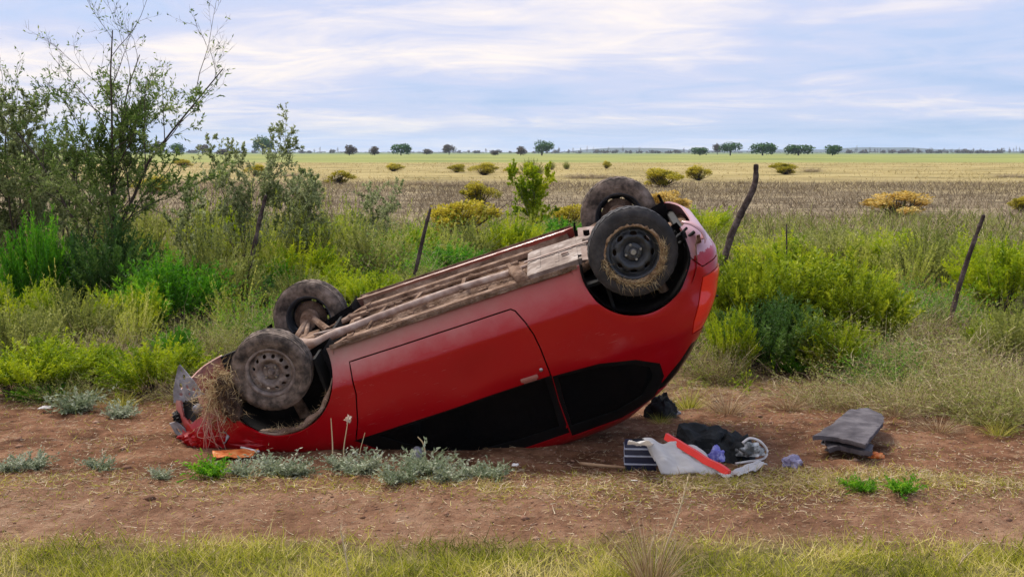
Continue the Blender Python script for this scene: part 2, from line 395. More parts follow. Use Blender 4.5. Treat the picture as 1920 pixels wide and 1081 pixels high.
def ip(z, pts): return np.interp(z, [a for a, b in pts], [b for a, b in pts])
XF = [(-.13, 1.92), (-.06, 2.0), (.02, 2.05), (.12, 2.075), (.26, 2.07), (.37, 1.98), (.46, 1.80), (.53, 1.60), (.60, 1.36), (.68, 1.10), (.76, .88), (.88, .66), (.97, .48), (1.04, .25), (1.09, 0), (1.13, -.30), (1.17, -.45), (1.2, -.55)]
XR = [(-.13, 1.50), (-.05, 1.61), (.05, 1.71), (.22, 1.765), (.36, 1.745), (.46, 1.69), (.53, 1.64), (.60, 1.575), (.68, 1.51), (.80, 1.41), (.91, 1.29), (1.0, 1.17), (1.06, 1.06), (1.12, .97), (1.17, .88), (1.22, .76)]
WW = [(-.13, .70), (-.02, .704), (.06, .743), (.14, .784), (.200, .813), (.225, .822), (.30, .822), (.42, .821), (.52, .812), (.60, .797), (.66, .766), (.80, .715), (.92, .680), (1.0, .655), (1.06, .635), (1.12, .60), (1.165, .53), (1.20, .36), (1.22, 0)]
NN = [(0, 5.0), (.4, 5.4), (.6, 8), (.9, 9), (1.1, 5)]
def width(x, z):
    """half width of the body at station x and height z"""
    xc = -.1
    a = (ip(z, XF)-xc) if x >= xc else (ip(z, XR)+xc)
    p = min(1, abs(x-xc)/max(a, 1e-3)); n = ip(z, NN)
    y = ip(z, WW)*(1-p**n)**(1/n)
    # flared wheel arches
    for xcn in (1.22, -1.22):
        r = math.hypot(x-xcn, z-.05)
        y += .014*math.exp(-((r-.37)/.05)**2)*(1 if z > -.1 else 0)
    # crash dents
    v = Vector((x*1.5, z*1.8, 3.3)); dn = noise.noise(v)*.010+noise.noise(v*2.7)*.004
    if z > .5: dn += -.03*min(1, (z-.5)/.3)*(.5+noise.noise(Vector((x*2.2, z*2, 9))))
    dn -= .02*math.exp(-((x-1.75)/.2)**2-((z-.1)/.2)**2)
    if x > 1.35: dn += .075*min(1, (x-1.35)/.35)*(abs(noise.noise(Vector((x*4.5, z*5, 7))))-.22)+.03*min(1, (x-1.35)/.3)*noise.noise(Vector((x*13, z*12, 1)))
    dn -= .022*max(0, 1-abs((x+.02-.35*(z-.4))/.30))*math.exp(-((z-.42)/.12)**2)                   # shallow dent in the door
    dn -= .020*max(0, 1-abs((x+.80+.5*(z-.5))/.22))*math.exp(-((z-.50)/.11)**2)
    if x < -1.35: dn -= .03*min(1, (-1.35-x)/.2)*abs(noise.noise(Vector((x*5, z*4, 17))))
    return max(0, y+dn*min(1, y*4))
def gfun(p): return p+.55*np.arcsin(np.clip(p, 0, 1)**2.4)
_pt = np.linspace(0, 1, 4001); _gt = gfun(_pt)
def to_s(x, z):
    a = (ip(z, XF)+.1) if x >= -.1 else (ip(z, XR)-.1)
    p = min(1, abs(x+.1)/a); return math.copysign(float(gfun(p)), x+.1)
def from_s(s, z):
    a = (ip(z, XF)+.1) if s >= 0 else (ip(z, XR)-.1)
    return -.1+math.copysign(float(np.interp(abs(s), _gt, _pt))*a, s)
def dens(poly, st=.035, close=True):
    out = []; n = len(poly)
    for i in range(n if close else n-1):
        a = np.array(poly[i]); b = np.array(poly[(i+1) % n]); k = max(1, int(np.linalg.norm(b-a)/st))
        out += [tuple(a+(b-a)*j/k) for j in range(k)]
    return out
def circ(cx, cz, r, a0, a1, n): return [(cx+r*math.cos(R(a0+(a1-a0)*i/n)), cz+r*math.sin(R(a0+(a1-a0)*i/n))) for i in range(n+1)]
def inset(poly, d):
    c = np.array(poly); n = len(c); out = []
    area = .5*sum(c[i][0]*c[(i+1) % n][1]-c[(i+1) % n][0]*c[i][1] for i in range(n)); sg = 1 if area > 0 else -1
    for i in range(n):
        e1 = c[i]-c[i-1]; e2 = c[(i+1) % n]-c[i]; e1 = e1/(np.linalg.norm(e1)+1e-9); e2 = e2/(np.linalg.norm(e2)+1e-9)
        nrm = np.array([-(e1[1]+e2[1]), e1[0]+e2[0]])*sg; nrm /= np.linalg.norm(nrm)+1e-9
        out.append(tuple(c[i]+nrm*d))
    return out
def inpoly(pt, poly):
    x, z = pt; c = False; n = len(poly)
    for i in range(n):
        x1, z1 = poly[i]; x2, z2 = poly[i-1]
        if (z1 > z) != (z2 > z) and x < (x2-x1)*(z-z1)/(z2-z1)+x1: c = not c
    return c
ZT = 1.217
# outlines on the side of the car, (x, z)
ARCH_F = circ(1.215, .055, .375, -25, 205, 34); ARCH_F = ARCH_F+[(.86, -.20), (1.57, -.20)]
ARCH_R = circ(-1.22, .045, .352, -25, 205, 32); ARCH_R = ARCH_R+[(-1.56, -.20), (-.88, -.20)]
DOOR = [(.725, .100), (.745, .30), (.80, .48), (.86, .60), (.72, .72), (.545, .845), (.42, .955), (.26, 1.01), (-.10, 1.045), (-.44, 1.04), (-.463, .79), (-.482, .56), (-.478, .40), (-.466, .29), (-.443, .205), (-.40, .118), (-.375, .100)]
WIN_D = [(.72, .625), (.60, .735), (.44, .86), (.35, .925), (.20, .965), (-.10, .985), (-.41, .985), (-.425, .80), (-.435, .60), (.1, .610)]
WIN_Q = [(-.52, .625), (-.50, .80), (-.49, 1.01), (-.80, 1.01), (-1.00, .95), (-1.10, .84), (-1.10, .765), (-1.0, .700), (-.80, .650)]
SHADE_Q = [(-.488, .600), (-.47, .80), (-.468, 1.09), (-.82, 1.09), (-1.06, 1.02), (-1.17, .87), (-1.17, .76), (-1.03, .675), (-.80, .618)]  # band of bodywork round the quarter window, blackened in place of shade
WIND = [(3, .74), (.85, .74), (.76, .79), (.55, .92), (.33, 1.0), (3, 1.0)]      # windscreen (clamped to the nose silhouette)
HATCHG = [(-3, .71), (-1.40, .71), (-1.30, .80), (-1.14, .91), (-1.04, .97), (-3, .97)]
TAIL = [(-3, .31), (-1.60, .31), (-1.575, .36), (-1.52, .46), (-1.455, .56), (-1.425, .64), (-3, .64)]
FRAME = [(.88, .603), (.75, .75), (.545, .875), (.40, .975), (.24, 1.03), (-.10, 1.06), (-.46, 1.055), (-.466, .79), (-.486, .590), (.1, .596)]
BUMP_R = [(-3, -.3), (-1.50, -.3), (-1.535, .05), (-1.565, .17), (-1.62, .245), (-3, .245)]
BUMP_F = [(3, -.3), (1.50, -.3), (1.55, .0), (1.585, .17), (1.68, .24), (1.80, .265), (3, .265)]
HEAD = [(3, .275), (1.80, .275), (1.70, .255), (1.655, .33), (1.74, .40), (1.80, .435), (3, .435)]
FOG = [(1.80, .02), (1.94, .03), (1.955, .14), (1.90, .19), (1.80, .15)]
PLATE = None
ST = .002
gapw = .0045
def band(poly): return inset(poly, gapw), inset(poly, -gapw)
classes = []       # (name, polygon) tested in this order
curves = []
outline_bottom = -.02
def addc(name, poly, gap=True, den=.03):
    pd = dens(poly, den)
    if gap:
        a, b = band(pd)
        curves.append(a); curves.append(b); classes.append((name, a)); classes.append(('gap', b))
    else: curves.append(pd); classes.append((name, pd))
addc('arch', ARCH_F, False, .03); addc('arch', ARCH_R, False, .03)
addc('window_door', WIN_D, False); addc('door_frame', FRAME, False); addc('door', DOOR)
addc('window_quarter', WIN_Q, False); addc('quarter_shade', SHADE_Q, False)
addc('fog', FOG, False); addc('headlight', HEAD); addc('bumper_front', BUMP_F); addc('tail_lamp', TAIL); addc('bumper_rear', BUMP_R)
addc('windscreen', WIND, False); addc('rear_window', HATCHG, False)
BL = [(2.02, .035), (1.62, .03), (1.50, -.02), (.80, -.022), (-.85, -.022), (-1.45, -.01), (-1.60, -.015), (-1.72, .02)]
pts2 = []; edges = []
def put(poly2, close=True):
    i0 = len(pts2); pts2.extend(poly2); n = len(poly2)
    for i in range(n if close else n-1): edges.append((i0+i, i0+(i+1) % n))
SM = float(_gt[-1])
top = [(-SM+2*SM*i/120, ZT) for i in range(121)]
bot = [(-SM+2*SM*i/160, None) for i in range(161)]
def zbot(x): return float(np.interp(x, [b[0] for b in BL[::-1]], [b[1] for b in BL[::-1]]))
botp = []
for s, _ in bot:
    z = -.02
    for _k in range(4): z = zbot(from_s(s, z))
    botp.append((s, z))
lside = [(-SM, botp[0][1]+(ZT-botp[0][1])*i/44) for i in range(1, 44)]; rside = [(SM, botp[-1][1]+(ZT-botp[-1][1])*i/44) for i in range(1, 44)]
put(botp+rside+top[::-1]+lside[::-1])
for cv in curves:
    put([(max(-SM+1e-4, min(SM-1e-4, to_s(x, z))), z) for x, z in cv])
for z in np.arange(-.05, 1.21, .033):
    for s in np.arange(-SM+.02, SM-.01, .034):
        pts2.append((s+.001*math.sin(z*99), z))
for z in [.205, .228]:
    for s in np.arange(-SM+.03, SM-.02, .03): pts2.append((s, z))
cv_, ce_, cf_, *_ = delaunay_2d_cdt([Vector(p) for p in pts2], edges, [], 0, 1e-5)
XZ = [(from_s(v.x, v.y), v.y) for v in cv_]
Y3 = [width(x, z) for x, z in XZ]
for i, v in enumerate(cv_):
    if abs(v.x) > SM-1e-3: Y3[i] = 0.0
    if v.y > ZT-1e-4: Y3[i] = 0.0
groups = {}
for f in cf_:
    sx = sum(cv_[i].x for i in f)/3; z = sum(cv_[i].y for i in f)/3; x = from_s(sx, z)
    if z < zbot(x) - .001 or z > ZT: continue
    k = 'body'
    for nm, poly in classes:
        if inpoly((x, z), poly): k = nm; break
    groups.setdefault(k, []).append(f)
def panel(name, key, mat_, sides=(-1, 1), off=0.0, thick=.010, parent=car, split=38):
    bm = bmesh.new()
    for sd_ in sides:
        mp_ = {}
        for f in groups[key]:
            vs = []
            for i in f:
                if i not in mp_: mp_[i] = bm.verts.new((XZ[i][0], sd_*max(0, Y3[i]-off) if Y3[i] > 0 else 0, XZ[i][1]))
                vs.append(mp_[i])
            if sd_ > 0: vs = vs[::-1]
            try: bm.faces.new(vs)
            except ValueError: pass
    if len(sides) == 2: bmesh.ops.remove_doubles(bm, verts=[v for v in bm.verts if abs(v.co.y) < 1e-6], dist=1e-5)
    bmesh.ops.dissolve_degenerate(bm, edges=bm.edges, dist=1e-6)
    # outward facing
    me = bpy.data.meshes.new(name)
    c = bm.faces[:] if False else None
    bm.normal_update()
    s_ = sum((f.normal.dot(Vector((f.calc_center_median().x*.2, f.calc_center_median().y, .2*(f.calc_center_median().z-.5)))))*f.calc_area() for f in bm.faces)
    if s_ < 0: bmesh.ops.reverse_faces(bm, faces=bm.faces)
    bm.to_mesh(me); bm.free(); me.polygons.foreach_set('use_smooth', [True]*len(me.polygons))
    o = link(name, me, [mat_], parent)
    if thick:
        m = o.modifiers.new('thickness', 'SOLIDIFY'); m.thickness = thick; m.offset = -1; m.use_rim = True
    if split: m = o.modifiers.new('split', 'EDGE_SPLIT'); m.split_angle = R(split)
    return o
body = panel('body', 'body', M_paint, thick=.014)
door = panel('door', 'door', M_paint, (-1,), thick=.02); panel('door', 'door', M_paint, (1,), thick=.02)
for d_, sd_ in ((door, -1),): o = panel('window_frame', 'door_frame', M_trimshade, (sd_,), off=.003, thick=.012, parent=d_); o['label'] = 'window frame painted black for the cabin shade'
panel('window_frame', 'door_frame', M_trimshade, (1,), off=.003, thick=.012)
for sd_ in (-1, 1): panel('quarter_shade_band', 'quarter_shade', M_trimshade, (sd_,), off=.004, thick=.012)
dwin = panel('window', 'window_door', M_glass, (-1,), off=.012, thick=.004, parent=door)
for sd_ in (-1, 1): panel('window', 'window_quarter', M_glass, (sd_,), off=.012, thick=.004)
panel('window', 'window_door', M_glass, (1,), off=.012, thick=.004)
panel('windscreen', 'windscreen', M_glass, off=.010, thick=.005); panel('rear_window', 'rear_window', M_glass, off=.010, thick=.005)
bf = panel('front_bumper', 'bumper_front', M_paint, thick=.012); bf['label'] = 'cracked red front bumper with straw hanging from it'
br_ = panel('rear_bumper', 'bumper_rear', M_paint, thick=.012); br_['label'] = 'red rear bumper scraped pale at the corner'
for sd_ in (-1, 1):
    panel('tail_lamp', 'tail_lamp', M_tail, (sd_,), off=.002, thick=.02)
    panel('headlight', 'headlight', M_lens, (sd_,), off=.006, thick=.012)
    o = panel('fog_lamp_recess', 'fog', M_black, (sd_,), off=.045, thick=.01)
fg = bmesh.new(); bm_lathe(fg, [(0.001, -.700), (.022, -.702), (.030, -.69), (.033, -.66)], 20); fo = obj_bm('fog_lamp', fg, M_greyp, car); fo.location = (1.50, -.06, .105); fo.rotation_euler = (0, 0, R(28))

# door handle, lock, strip
hb_ = bmesh.new(); bm_box(hb_, (0, 0, 0), (.13, .022, .030), bev=.009); bm_box(hb_, (.0, .012, .004), (.10, .012, .05), bev=.005)
h = obj_bm('handle', hb_, M_paint, door); h.scale = (.9, .8, .9); h.location = (-.345, -(width(-.345, .563)+.008), .563); h['label'] = 'scraped door handle'
h = bmesh.new(); bm_lathe(h, [(.001, -.006), (.011, -.006), (.013, 0)], 16); k = obj_bm('door_lock', h, M_steel, door); k.location = (-.435, -(width(-.435, .53)+.002), .53)

# sill, floor, tunnel, rails -----------------------------------------------------
def floor_z(x, y):
    ay = abs(y)
    z = .045
    z += .085*math.exp(-(y/.13)**4)*(1 if x < 1.0 else max(0, 1-(x-1.0)*4))                       # exhaust tunnel
    if .17 < ay < .62 and -.45 < x < .72: z += .010*math.sin((ay-.17)*2*math.pi/.075)           # pressed ribs
    if ay > .66: z -= .040*min(1, (ay-.66)/.04)+.024*min(1, max(0, (ay-.70)/.02))                                                  # sill box
    if x < -.46: z += .012*min(1, (-.46-x)/.1)
    z += .014*noise.noise(Vector((x*4, y*6, 2)))+.006*noise.noise(Vector((x*17, y*19, 5)))
    if x > .85: z += .20*min(1, (x-.85)/.12)
    if x < -1.5: z += .05
    for xc in (1.215, -1.22):
        if ay > .41 and abs(x-xc) < .40: z = max(z, .05+math.sqrt(max(0, .40**2-(x-xc)**2)))
    return z
gxs = np.linspace(-1.66, 1.9, 170); gys = np.linspace(-.735, .735, 96)
V = [(x, y*(1 if abs(x) < 1.4 else math.sqrt(max(.1, 1-((abs(x)-1.4)/.62)**2))**.5), floor_z(x, y)) for x in gxs for y in gys]; F = []
for i in range(len(gxs)-1):
    for j in range(len(gys)-1): a = i*96+j; F.append((a, a+96, a+97, a+1))
mesh_py('floor_pan', V, F, M_mud, car, True)
for sd_ in (-1, 1):
    b = bmesh.new(); bm_box(b, (0, 0, 0), (1.68, .003, .030)); 
    for k in range(24): bm_box(b, (-.8+k*.07, -.0025, 0), (.02, .004, .02))
    o = obj_bm('sill_seam', b, M_mud, car, False); o.location = (-.02, sd_*.728, -.022)
    b = bmesh.new(); bm_box(b, (0, 0, 0), (1.30, .075, .040), bev=.008); bm_box(b, (.80, -sd_*.02, .03), (.40, .065, .04), Matrix.Rotation(R(-12), 3, 'Y'), .006)
    o = obj_bm('chassis_rail', b, M_mud, car, False); o.location = (.10, sd_*.46, .020)
# exhaust
b = bmesh.new()
path = spline([(1.18, -.12, -.01), (1.02, -.30, .0), (.86, -.325, -.018), (.50, -.235, -.022), (.08, -.165, -.018), (-.20, -.17, -.015), (-.43, -.225, -.018)], 6)
n_ = len(path); bm_tube(b, path, [.026+.006*(i < 14) for i in range(n_)], 12); obj_bm('exhaust_pipe', b, M_pipe, car)
b = bmesh.new()
bm_tube(b, spline([(.92, -.05, .02), (.60, -.075, .02), (.10, -.02, .015), (-.42, -.03, .01), (-.90, .05, .0)], 5), .013, 8)
bm_tube(b, spline([(1.10, .10, .02), (.70, .04, .035), (.1, .08, .03), (-.45, .07, .02)], 5), .009, 8); obj_bm('brake_line', b, M_pipe, car)
# clamp / front silencer end beside the tank
b = bmesh.new(); bm_tube(b, spline([(-.43, -.225, -.02), (-.455, -.34, -.035), (-.475, -.46, -.02), (-.50, -.50, .03)], 5), .042, 12); obj_bm('exhaust_elbow', b, M_mud, car)
# heat shield / tank
b = bmesh.new(); rg = random.Random(4)          # hoses, bolts and brackets along the floor
for k in range(34): bm_lathe_at = (rg.uniform(-.42, .74), rg.choice((-.60, -.52, -.38, -.30, .22, .34, .5))); bm_box(b, (*bm_lathe_at, .018), (.026+rg.random()*.03, .022, .020), Matrix.Rotation(rg.random(), 3, 'Z'), .004)
for k in range(7): y_ = -.56+.16*k; bm_box(b, (.76-.02*(k % 2), y_, .015), (.05, .06, .03), bev=.008)
for k in range(3): bm_box(b, (-.40+.36*k, 0, -.002), (.028, .44, .010), Matrix.Rotation(.15*(k-1), 3, 'Z'), .003)
bm_tube(b, spline([(.80, -.58, .02), (.50, -.55, .005), (.1, -.57, .015), (-.42, -.53, .01)], 6), .008, 6)
bm_tube(b, spline([(.85, .30, .02), (.45, .26, .015), (.05, .30, .02), (-.44, .26, .02)], 6), .016, 8)
bm_tube(b, spline([(.62, -.40, .01), (.58, -.20, -.02), (.60, .0, .02), (.55, .25, .01)], 6), .012, 8)
obj_bm('floor_fittings', b, M_mud, car, False)
b = bmesh.new(); bm_box(b, (0, 0, 0), (.44, .80, .10), bev=.035)
for k in range(3): bm_box(b, (-.13+.13*k, .0, -.049), (.030, .60, .010), bev=.004)
tk = obj_bm('fuel_tank', b, M_heat, car, True, 40); tk.location = (-.735, -.10, .025)
b = bmesh.new(); bm_box(b, (0, 0, 0), (.46, .030, .008)); bm_box(b, (-.06, -.16, -.004), (.05, .035, .012))
o = obj_bm('tank_strap', b, M_pipe, car, False); o.location = (-.735, -.10, -.036)
b = bmesh.new(); bm_tube(b, spline([(-.94, -.05, -.03), (-1.10, .10, -.03), (-1.30, .20, .02), (-1.48, .22, .05)], 6), .024, 10); 
bm_tube(b, [(-1.40, .05, .09), (-1.40, .55, .09)], [.075, .075], 20); bm_tube(b, [(-1.42, .50, .10), (-1.55, .52, .11), (-1.64, .52, .12)], .020, 10)
obj_bm('rear_silencer', b, M_heat, car, True, 40)
# rear twist beam with trailing arms, pierced bracket near the wheel
b = bmesh.new(); bm_tube(b, [(-1.06, -.56, .02), (-1.06, .56, .02)], .042, 14)
for sd_ in (-1, 1):
    bm_tube(b, spline([(-.86, sd_*.53, .05), (-1.0, sd_*.55, .015), (-1.225, sd_*.57, 0)], 5), [.03]*6+[.036]*5, 10)
    bm_tube(b, [(-1.225, sd_*.50, 0), (-1.225, sd_*.66, 0)], [.085, .085], 20)
    bm_tube(b, [(-1.30, sd_*.52, .02), (-1.34, sd_*.52, .36)], [.028, .034], 12)
obj_bm('rear_axle', b, M_mud, car, True, 40)
for sd_ in (-1, 1):
    b = bmesh.new()
    for x0, x1, z0, z1 in [(-.06, .06, .035, .07), (-.06, .06, -.07, -.035), (-.06, -.022, -.035, .035), (.022, .06, -.035, .035)]:
        bm_box(b, ((x0+x1)/2, 0, (z0+z1)/2), (x1-x0-.0005, .006, z1-z0-.0005))
    o = obj_bm('axle_bracket', b, M_pipe, car, False); o.location = (-.965, sd_*.36-.12, -.03); o.rotation_euler = (R(62), R(12), 0)
# front suspension, sump, subframe
b = bmesh.new(); bm_box(b, (1.20, 0, .085), (.16, .84, .07), bev=.02); bm_box(b, (1.52, 0, .13), (.10, 1.04, .08), bev=.02)
for sd_ in (-1, 1):
    bm_tube(b, [(1.05, sd_*.33, .07), (1.20, sd_*.60, -.02)], [.030, .022], 8); bm_tube(b, [(1.32, sd_*.33, .08), (1.22, sd_*.60, -.02)], [.030, .022], 8)
    bm_tube(b, [(1.22, sd_*.14, .09), (1.225, sd_*.62, .0)], .017, 10); bm_tube(b, [(1.225, sd_*.54, 0), (1.225, sd_*.655, 0)], [.06, .075], 18)
    bm_tube(b, [(1.24, sd_*.54, .03), (1.20, sd_*.49, .44)], [.026, .042], 12)
    bm_tube(b, [(.98, sd_*.35, .05), (.90, sd_*.42, .05), (.88, sd_*.46, .04)], .022, 8)
obj_bm('front_suspension', b, M_mud, car, True, 40)
b = bmesh.new(); bm_box(b, (1.36, .16, .14), (.34, .36, .15), bev=.03); bm_box(b, (1.35, -.20, .15), (.26, .28, .13), bev=.04)
for k in range(6): bm_box(b, (1.24+.045*k, .16, .06), (.010, .30, .02))
bm_tube(b, [(1.58, -.3, .08), (1.58, .3, .08)], .02, 8)
obj_bm('engine', b, mat('oily_engine_metal', [(.03, .026, .024), (.09, .075, .065), (.16, .13, .115)], 14, .75, .5, 50, .4), car, True, 40)
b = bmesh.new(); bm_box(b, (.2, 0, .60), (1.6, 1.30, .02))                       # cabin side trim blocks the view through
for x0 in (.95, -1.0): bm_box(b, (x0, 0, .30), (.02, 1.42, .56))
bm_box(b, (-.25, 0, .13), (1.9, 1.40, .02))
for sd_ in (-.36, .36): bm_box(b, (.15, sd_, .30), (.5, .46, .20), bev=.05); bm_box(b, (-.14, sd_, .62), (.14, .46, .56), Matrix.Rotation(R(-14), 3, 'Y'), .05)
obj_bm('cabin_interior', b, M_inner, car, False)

# wheel wells ------------------------------------------------------------------
def arch_liner(xc, zc, r, sd_, y0, y1, mat_, name='wheel_arch_liner'):
    V = []; F = []; n = 34; ysr = [y1, y1-.012, y1-.06, (y0+y1)/2, y0+.02, y0]
    for j, y in enumerate(ysr):
        for i in range(n+1):
            a = R(-14+208*i/n); rr = r*(1+.012*math.sin(a*9+j))-(.012 if j == 0 else 0)
            V.append((xc+rr*math.cos(a), sd_*y, zc+rr*math.sin(a)))
    k = len(ysr)
    for j in range(k-1):
        for i in range(n): a = j*(n+1)+i; F.append((a, a+1, a+n+2, a+n+1))
    V.append((xc, sd_*y0, zc)); c = len(V)-1
    for i in range(n): a = (k-1)*(n+1)+i; F.append((a, a+1, c))
    return mesh_py(name, V, F, mat_, car, True)
M_well = mat('wheel_well_shade', [(.003, .003, .003), (.006, .005, .005), (.012, .010, .009)], 7, .95, .4, 30, .1)  # near-black colour carries the shade inside the arches
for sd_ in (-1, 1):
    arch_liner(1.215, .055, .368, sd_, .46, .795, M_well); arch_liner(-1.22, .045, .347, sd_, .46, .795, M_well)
# torn inner lip of the near front arch, caked in mud and straw
V = []; F = []; n = 40
for j, (dr, y) in enumerate([(0, .805), (-.028, .800), (-.034, .775), (-.020, .70)]):
    for i in range(n+1):
        u = i/n; a = R(52+112*u); bulge = math.sin(math.pi*u)**.7
        rr = .368+dr*bulge*(1+.3*math.sin(u*23+j)); V.append((1.215+rr*math.cos(a)+.012*bulge, -y, .055+rr*math.sin(a)))
for j in range(3):
    for i in range(n): a = j*(n+1)+i; F.append((a, a+1, a+n+2, a+n+1))
o = mesh_py('arch_trim', V, F, M_mud, car, True); m = o.modifiers.new('thickness', 'SOLIDIFY'); m.thickness = .006

# wheels -------------------------------------------------------------------------
def tyre_bm():
    b = bmesh.new(); Rr = .283; w = .085; prof = []
    prof = [(.172, -.066), (.178, -.074), (.195, -.080), (.215, -.0845), (.218, -.0830), (.222, -.0845), (.236, -.086), (.252, -.083), (.266, -.076), (.275, -.068)]
    tr = []
    for y0, y1 in [(-.060, -.034), (-.028, -.004), (.004, .028), (.034, .060)]: tr += [(Rr-.007, y0-.001), (Rr, y0+.001), (Rr, y1-.001), (Rr-.007, y1+.001)]
    prof = prof+tr+[(r, -y) for r, y in prof[::-1]]+[(.165, .05), (.165, -.05)]
    n = 96; bm_lathe(b, prof, n, closed=True)
    # cross cuts in the tread
    for v in b.verts:
        r = math.hypot(v.co.x, v.co.z); a = math.atan2(v.co.z, v.co.x)
        if r > Rr-.001:
            k = int((a+math.pi)/(2*math.pi)*n+.5)+int(abs(v.co.y)*60)
            if k % 3 == 0: v.co.x *= .990; v.co.z *= .990
        elif .262 < r < Rr-.006:
            k = int((a+math.pi)/(2*math.pi)*n+.5)
            if k % 3 == 0: v.co.x *= .996; v.co.z *= .996
    return b
def rim_bm(holes, hr, hrad, lugs, lr, slot=1.0):
    """pressed steel disc, outer face towards -Y, with real holes, plus the barrel"""
    pts = []; ed = []
    def ring(cx, cz, r, n, sx=1.0, ang=0):
        i0 = len(pts)
        for k in range(n):
            a = 2*math.pi*k/n; u, v = r*math.cos(a), r*sx*math.sin(a)
            pts.append(Vector((cx+u*math.cos(ang)-v*math.sin(ang), cz+u*math.sin(ang)+v*math.cos(ang))))
        for k in range(n): ed.append((i0+k, i0+(k+1) % n))
    ring(0, 0, .150, 72)
    for k in range(holes):
        a = 2*math.pi*(k+.5)/holes; ring(hrad*math.cos(a), hrad*math.sin(a), hr, 16, slot, a)
    ring(0, 0, .026, 24)
    for r in (.036, .050, .060, .070, .080, .090, .098, .106, .114, .122, .130, .138, .145):
        for k in range(56):
            a = 2*math.pi*(k+(.5 if int(r*1000) % 2 else 0))/56; q = (r*math.cos(a), r*math.sin(a))
            if all(math.hypot(q[0]-hrad*math.cos(2*math.pi*(h+.5)/holes), q[1]-hrad*math.sin(2*math.pi*(h+.5)/holes)) > hr*max(1, slot)+.003 for h in range(holes)): pts.append(Vector(q))
    v2, e2, f2, *_ = delaunay_2d_cdt(pts, ed, [], 0, 1e-6)
    def dep(r): return np.interp(r, [.026, .034, .048, .058, .068, .082, .095, .112, .130, .142, .150], [-.040, -.040, -.034, -.030, -.034, -.050, -.062, -.060, -.044, -.036, -.040])
    b = bmesh.new(); bv = [b.verts.new((v.x, dep(v.length)*1.0, v.y)) for v in v2]
    for f in f2:
        c = sum((v2[i] for i in f), Vector((0, 0)))/3; r = c.length
        if r < .0258: continue
        if any((lambda dx, dz, a: ((dx*math.cos(a)+dz*math.sin(a))/hr)**2+((-dx*math.sin(a)+dz*math.cos(a))/(hr*slot))**2 < 1)(c.x-hrad*math.cos(2*math.pi*(h+.5)/holes), c.y-hrad*math.sin(2*math.pi*(h+.5)/holes), 2*math.pi*(h+.5)/holes) for h in range(holes)): continue
        b.faces.new([bv[i] for i in f])
    bm_lathe(b, [(.150, -.040), (.152, -.062), (.160, -.070), (.176, -.074), (.180, -.070), (.176, -.066), (.163, -.060), (.156, -.030), (.150, .0), (.154, .04), (.166, .062), (.178, .070)], 72)
    return b
me_tyre = {}
def wheel(name, loc, rot, near, rimmat, tyremat, holes, hr, hrad, slot, out):
    b = rim_bm(holes, hr, hrad, 4, .05, slot)
    w = obj_bm(name, b, rimmat, car, True, 35); w.location = loc; w.rotation_euler = rot
    if out > 0: w.scale = (1, -1, 1)
    elif loc[0] > 0: w.scale = (.935, 1, .935)
    m = w.modifiers.new('thickness', 'SOLIDIFY'); m.thickness = .003
    t = obj_bm('tyre', tyre_bm(), tyremat, w, True, 30)
    b = bmesh.new(); bm_lathe(b, [(.001, -.066), (.016, -.066), (.022, -.060), (.0255, -.040), (.0255, .0)], 24); obj_bm('hub_cap', b, M_steel if holes < 12 else rimmat, w, True, 35)
    for k in range(4):
        a = math.pi/2*k+math.pi/4; b = bmesh.new(); bm_lathe(b, [(.001, -.056), (.008, -.056), (.010, -.050), (.010, -.028)], 6)
        q = obj_bm('wheel_nut', b, M_steel, w, False); q.location = (.050*math.cos(a), 0, .050*math.sin(a))
    b = bmesh.new(); bm_lathe(b, [(.001, .0), (.125, .0), (.128, .012), (.10, .03), (.001, .035)], 40); obj_bm('brake_drum', b, M_mudd, w, True, 35)
    return w
wf = wheel('front_wheel', (1.232, -.705, .0), (R(-3), R(15), R(1)), 1, M_rimd, M_rubberm, 12, .0125, .118, 1.0, -1)
wf['label'] = 'muddy front wheel with ring of round holes, straw packed at its side'
wr = wheel('rear_wheel', (-1.225, -.700, .0), (R(2), R(40), R(-2)), 1, M_rimb, M_rubber, 8, .0115, .120, 1.9, -1)
wr['label'] = 'black rear wheel with straw caked round the lower rim'
w3 = wheel('front_wheel', (1.225, .700, .0), (R(4), 0, R(6)), 0, M_rimb, M_rubberm, 8, .0125, .118, 1.5, 1)
w4 = wheel('rear_wheel', (-1.225, .700, .0), (R(0), R(10), R(0)), 0, M_rimb, M_rubberm, 8, .0125, .118, 1.5, 1)

# straw caught on the car (uncountable): rear rim, front tyre, bumper and arch
M_straw = leaf_mat('straw', [(.12, .07, .03), (.34, .23, .11), (.62, .47, .25), (.80, .66, .40)], .3)
M_root = leaf_mat('pinkish_roots', [(.40, .16, .12), (.62, .34, .26)], .1)
g = Geo()
def ringpts(c, r0, r1, a0, a1, N, y):
    a = R(a0)+R(a1-a0)*RNG.random(N); r = r0+(r1-r0)*RNG.random(N)
    return np.stack([c[0]+r*np.cos(a), np.full(N, y)+RNG.normal(0, .006, N), c[2]+r*np.sin(a)], 1), a
B, a = ringpts((-1.225, 0, 0), .172, .212, -10, 185, 700, -.800)        # car z down = photo up, so the lower half in the photo is +z
d = np.stack([-np.sin(a), RNG.normal(-.25, .35, len(a)), np.cos(a)], 1)+RNG.normal(0, .6, (len(a), 3)); d /= np.linalg.norm(d, axis=1, keepdims=True)
g.ribbons(B, d, RNG.uniform(.02, .055, len(a)), .004, RNG.normal(0, .012, (len(a), 3)), 3)
B, a = ringpts((-1.225, 0, 0), .19, .23, 40, 140, 70, -.80); g.ribbons(B, np.stack([RNG.normal(0, .3, 70), RNG.normal(-.1, .1, 70), np.ones(70)], 1), RNG.uniform(.02, .075, 70), .003, RNG.normal(0, .02, (70, 3)), 3)
